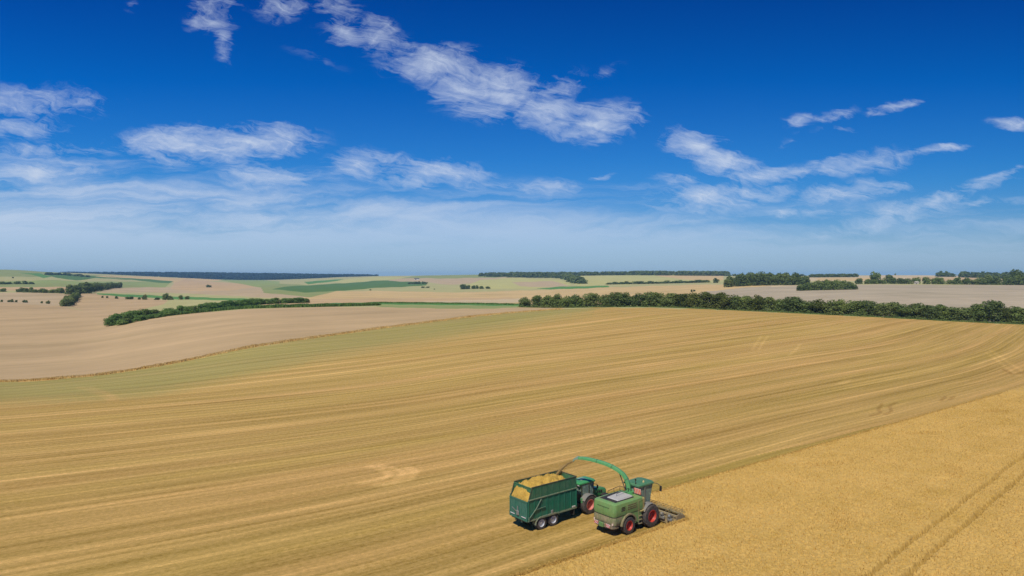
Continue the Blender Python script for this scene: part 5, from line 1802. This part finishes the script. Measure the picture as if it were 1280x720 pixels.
# wind-torn cirrus: patches (photo column, row, half width, half height, tilt deg, weight)
BL = [(266, 16, 34, 24, 10, .9), (279, 52, 12, 32, 8, .7), (160, 2, 10, 8, 0, .4), (352, 8, 32, 14, 0, .8), (414, 10, 30, 18, 0, .7), (432, 34, 36, 18, -30, .85), (472, 44, 36, 24, -20, 1), (508, 60, 34, 20, -30, .55),
      (540, 76, 62, 20, 0, 1.1), (585, 72, 30, 14, -10, .7), (580, 108, 58, 26, -20, 1.0), (622, 112, 60, 32, -10, 1.15), (612, 134, 50, 24, 0, .8), (690, 142, 62, 26, -5, 1.0), (745, 150, 62, 24, 8, 1.1),
      (700, 112, 34, 18, 20, .7), (748, 172, 30, 14, 0, .6), (565, 128, 26, 20, -40, .45), (400, 70, 50, 9, -30, .2), (750, 92, 30, 6, 20, .35),
      (30, 128, 100, 20, -2, .75), (20, 158, 60, 16, 0, .7), (95, 130, 60, 9, 3, .6), (60, 186, 110, 12, 2, .55), (60, 212, 110, 12, -2, .6),
      (225, 172, 72, 20, 2, 1.1), (300, 180, 92, 24, 4, 1.15), (355, 178, 40, 10, 6, .8), (310, 208, 26, 26, -20, .7), (340, 224, 52, 16, 0, .95), (205, 195, 50, 14, -10, .5),
      (446, 204, 40, 22, 8, .95), (478, 198, 30, 10, 0, .6), (545, 216, 66, 18, -2, 1.0), (510, 228, 50, 14, 0, .8), (610, 230, 50, 8, 0, .5), (690, 234, 50, 10, 0, .6), (752, 218, 16, 4, 0, .6),
      (872, 180, 42, 20, -8, 1.1), (902, 200, 56, 20, -15, 1.15), (962, 216, 56, 14, 0, 1.05), (880, 248, 74, 18, 3, 1.05), (870, 260, 60, 14, 0, .8), (940, 240, 70, 12, 2, .8), (842, 226, 40, 8, -5, .65),
      (1075, 204, 62, 15, 6, .85), (1050, 214, 50, 10, 0, .6), (1180, 188, 34, 5, 3, .95), (1120, 196, 70, 6, 4, .55), (1124, 132, 42, 7, 16, .95), (1036, 145, 36, 7, 10, .75), (996, 149, 18, 8, 10, .7), (1040, 162, 30, 5, 0, .4), (985, 172, 20, 8, 30, .3),
      (1266, 158, 26, 8, 0, .95), (1060, 243, 74, 14, 8, .85), (980, 265, 24, 6, 0, .8), (1030, 265, 50, 10, 0, .5), (1165, 254, 100, 12, 16, .9), (1140, 264, 66, 14, 6, .8), (1250, 222, 60, 6, 18, .6), (1240, 255, 60, 6, 0, .5), (1100, 278, 130, 10, 10, .6)]
wn = nt.noise(nt.mapping(Pc, sc=(5, 11, 1)), 1, 3, .6, color=True)
wn = nt.vmath('SUBTRACT', wn, (.5, .5, .5))
wn2 = nt.noise(nt.mapping(Pc, sc=(22, 42, 1)), 1, 3, .6, color=True)
wn2 = nt.vmath('SUBTRACT', wn2, (.5, .5, .5))
Pw = nt.vmath('ADD', Pc, nt.vmath('ADD', nt.vmath('MULTIPLY', wn, (.085, .040, 0)), nt.vmath('MULTIPLY', wn2, (.030, .020, 0))))
dens = None
for (bx, by, rx, ry, tl, wt) in BL:
    mp = nt.mapping(Pw, loc=((bx - 640) / F, (YH - by) / F, 0), rot=(0, 0, R(tl)), sc=(rx * 1.4 / F, ry * 1.4 / F, 1), typ='TEXTURE')
    q = nt.math('MULTIPLY_ADD', nt.vmath('LENGTH', mp), -wt, wt)
    dens = q if dens is None else nt.math('SMOOTH_MAX', dens, q, .12)
dens = nt.math('MAXIMUM', dens, 0.0)
# streaky fibres
rotA = nt.mapping(Pw, rot=(0, 0, R(14)))
rotB = nt.mapping(Pw, rot=(0, 0, R(-20)))
f1 = nt.noise(nt.mapping(rotA, sc=(8, 48, 1)), 1, 8, .62, .7)
f2 = nt.noise(nt.mapping(rotB, loc=(3, 1, 0), sc=(26, 40, 1)), 1, 6, .65, .6)
fib = nt.math('MULTIPLY_ADD', f1, .65, nt.math('MULTIPLY', f2, .45))          # ~ .55
f3 = nt.noise(nt.mapping(rotA, loc=(7, 2, 0), sc=(30, 190, 1)), 1, 4, .65, .5)
fib = nt.math('MULTIPLY_ADD', nt.math('SUBTRACT', f3, .5), .30, fib)
cl = nt.math('MULTIPLY_ADD', nt.math('SUBTRACT', fib, .55), 3.0, nt.math('MULTIPLY', dens, 1.06))
cl = nt.maprange(cl, .16, 1.46, 0, 1)
cl = nt.math('MULTIPLY', cl, nt.maprange(dens, .0, .42, 0, 1, 'SMOOTHSTEP'))
cl = nt.math('MULTIPLY', cl, .84)
# low veil that thickens to the left and towards the horizon
top = nt.maprange(ca, -.75, .75, .172, .095)
vn = nt.noise(nt.mapping(Pw, sc=(2.4, 21, 1)), 1, 7, .62, .5)
vl = nt.math('DIVIDE', ce, top)
vl = nt.math('SUBTRACT', 1.0, vl)
vl = nt.math('MULTIPLY_ADD', nt.math('SUBTRACT', vn, .5), 1.8, vl)
vl = nt.maprange(vl, -.05, .68, 0, 1, 'SMOOTHSTEP')
vl = nt.math('MULTIPLY', vl, nt.maprange(ca, -.7, .8, .88, .60))
vl = nt.math('MULTIPLY', vl, nt.maprange(ce, .0, .085, .55, 1.0))
tot = nt.math('SUBTRACT', 1.0, nt.math('MULTIPLY', nt.math('SUBTRACT', 1.0, cl), nt.math('SUBTRACT', 1.0, vl)))
front = nt.maprange(sp.outputs[1], .08, .2, 0, 1)
tot = nt.math('MULTIPLY', tot, front)
CC = [v / BGS for v in lin((203, 215, 234))]
CV_ = [v / BGS for v in lin((172, 200, 232))]
ccol = nt.mix(nt.maprange(ce, .0, .12), tuple(CV_), tuple(CC))
fin = nt.mix(tot, skyc, ccol)
nt.l.new(fin, bg.inputs[0])
W.cycles.sampling_method = 'MANUAL'
W.cycles.sample_map_resolution = 512

# ------------------------------------------------------------------ camera
cam = bpy.data.cameras.new('camera')
cam.sensor_width = 36; cam.lens = 24
cam.shift_y = -15 / 1280
cam.clip_start = .5; cam.clip_end = 40000
co = link(bpy.data.objects.new('camera', cam))
co.location = (0, 0, H)
co.rotation_euler = (R(90), 0, 0)
SC.camera = co

SC.view_settings.view_transform = 'Standard'
SC.view_settings.look = 'None'
SC.view_settings.exposure = 0
SC.view_settings.gamma = 1
SC.cycles.use_denoising = True
SC.cycles.denoising_prefilter = 'NONE'
SC.cycles.max_bounces = 6
SC.cycles.diffuse_bounces = 3
SC.cycles.transparent_max_bounces = 8
SC.cycles.volume_bounces = 0
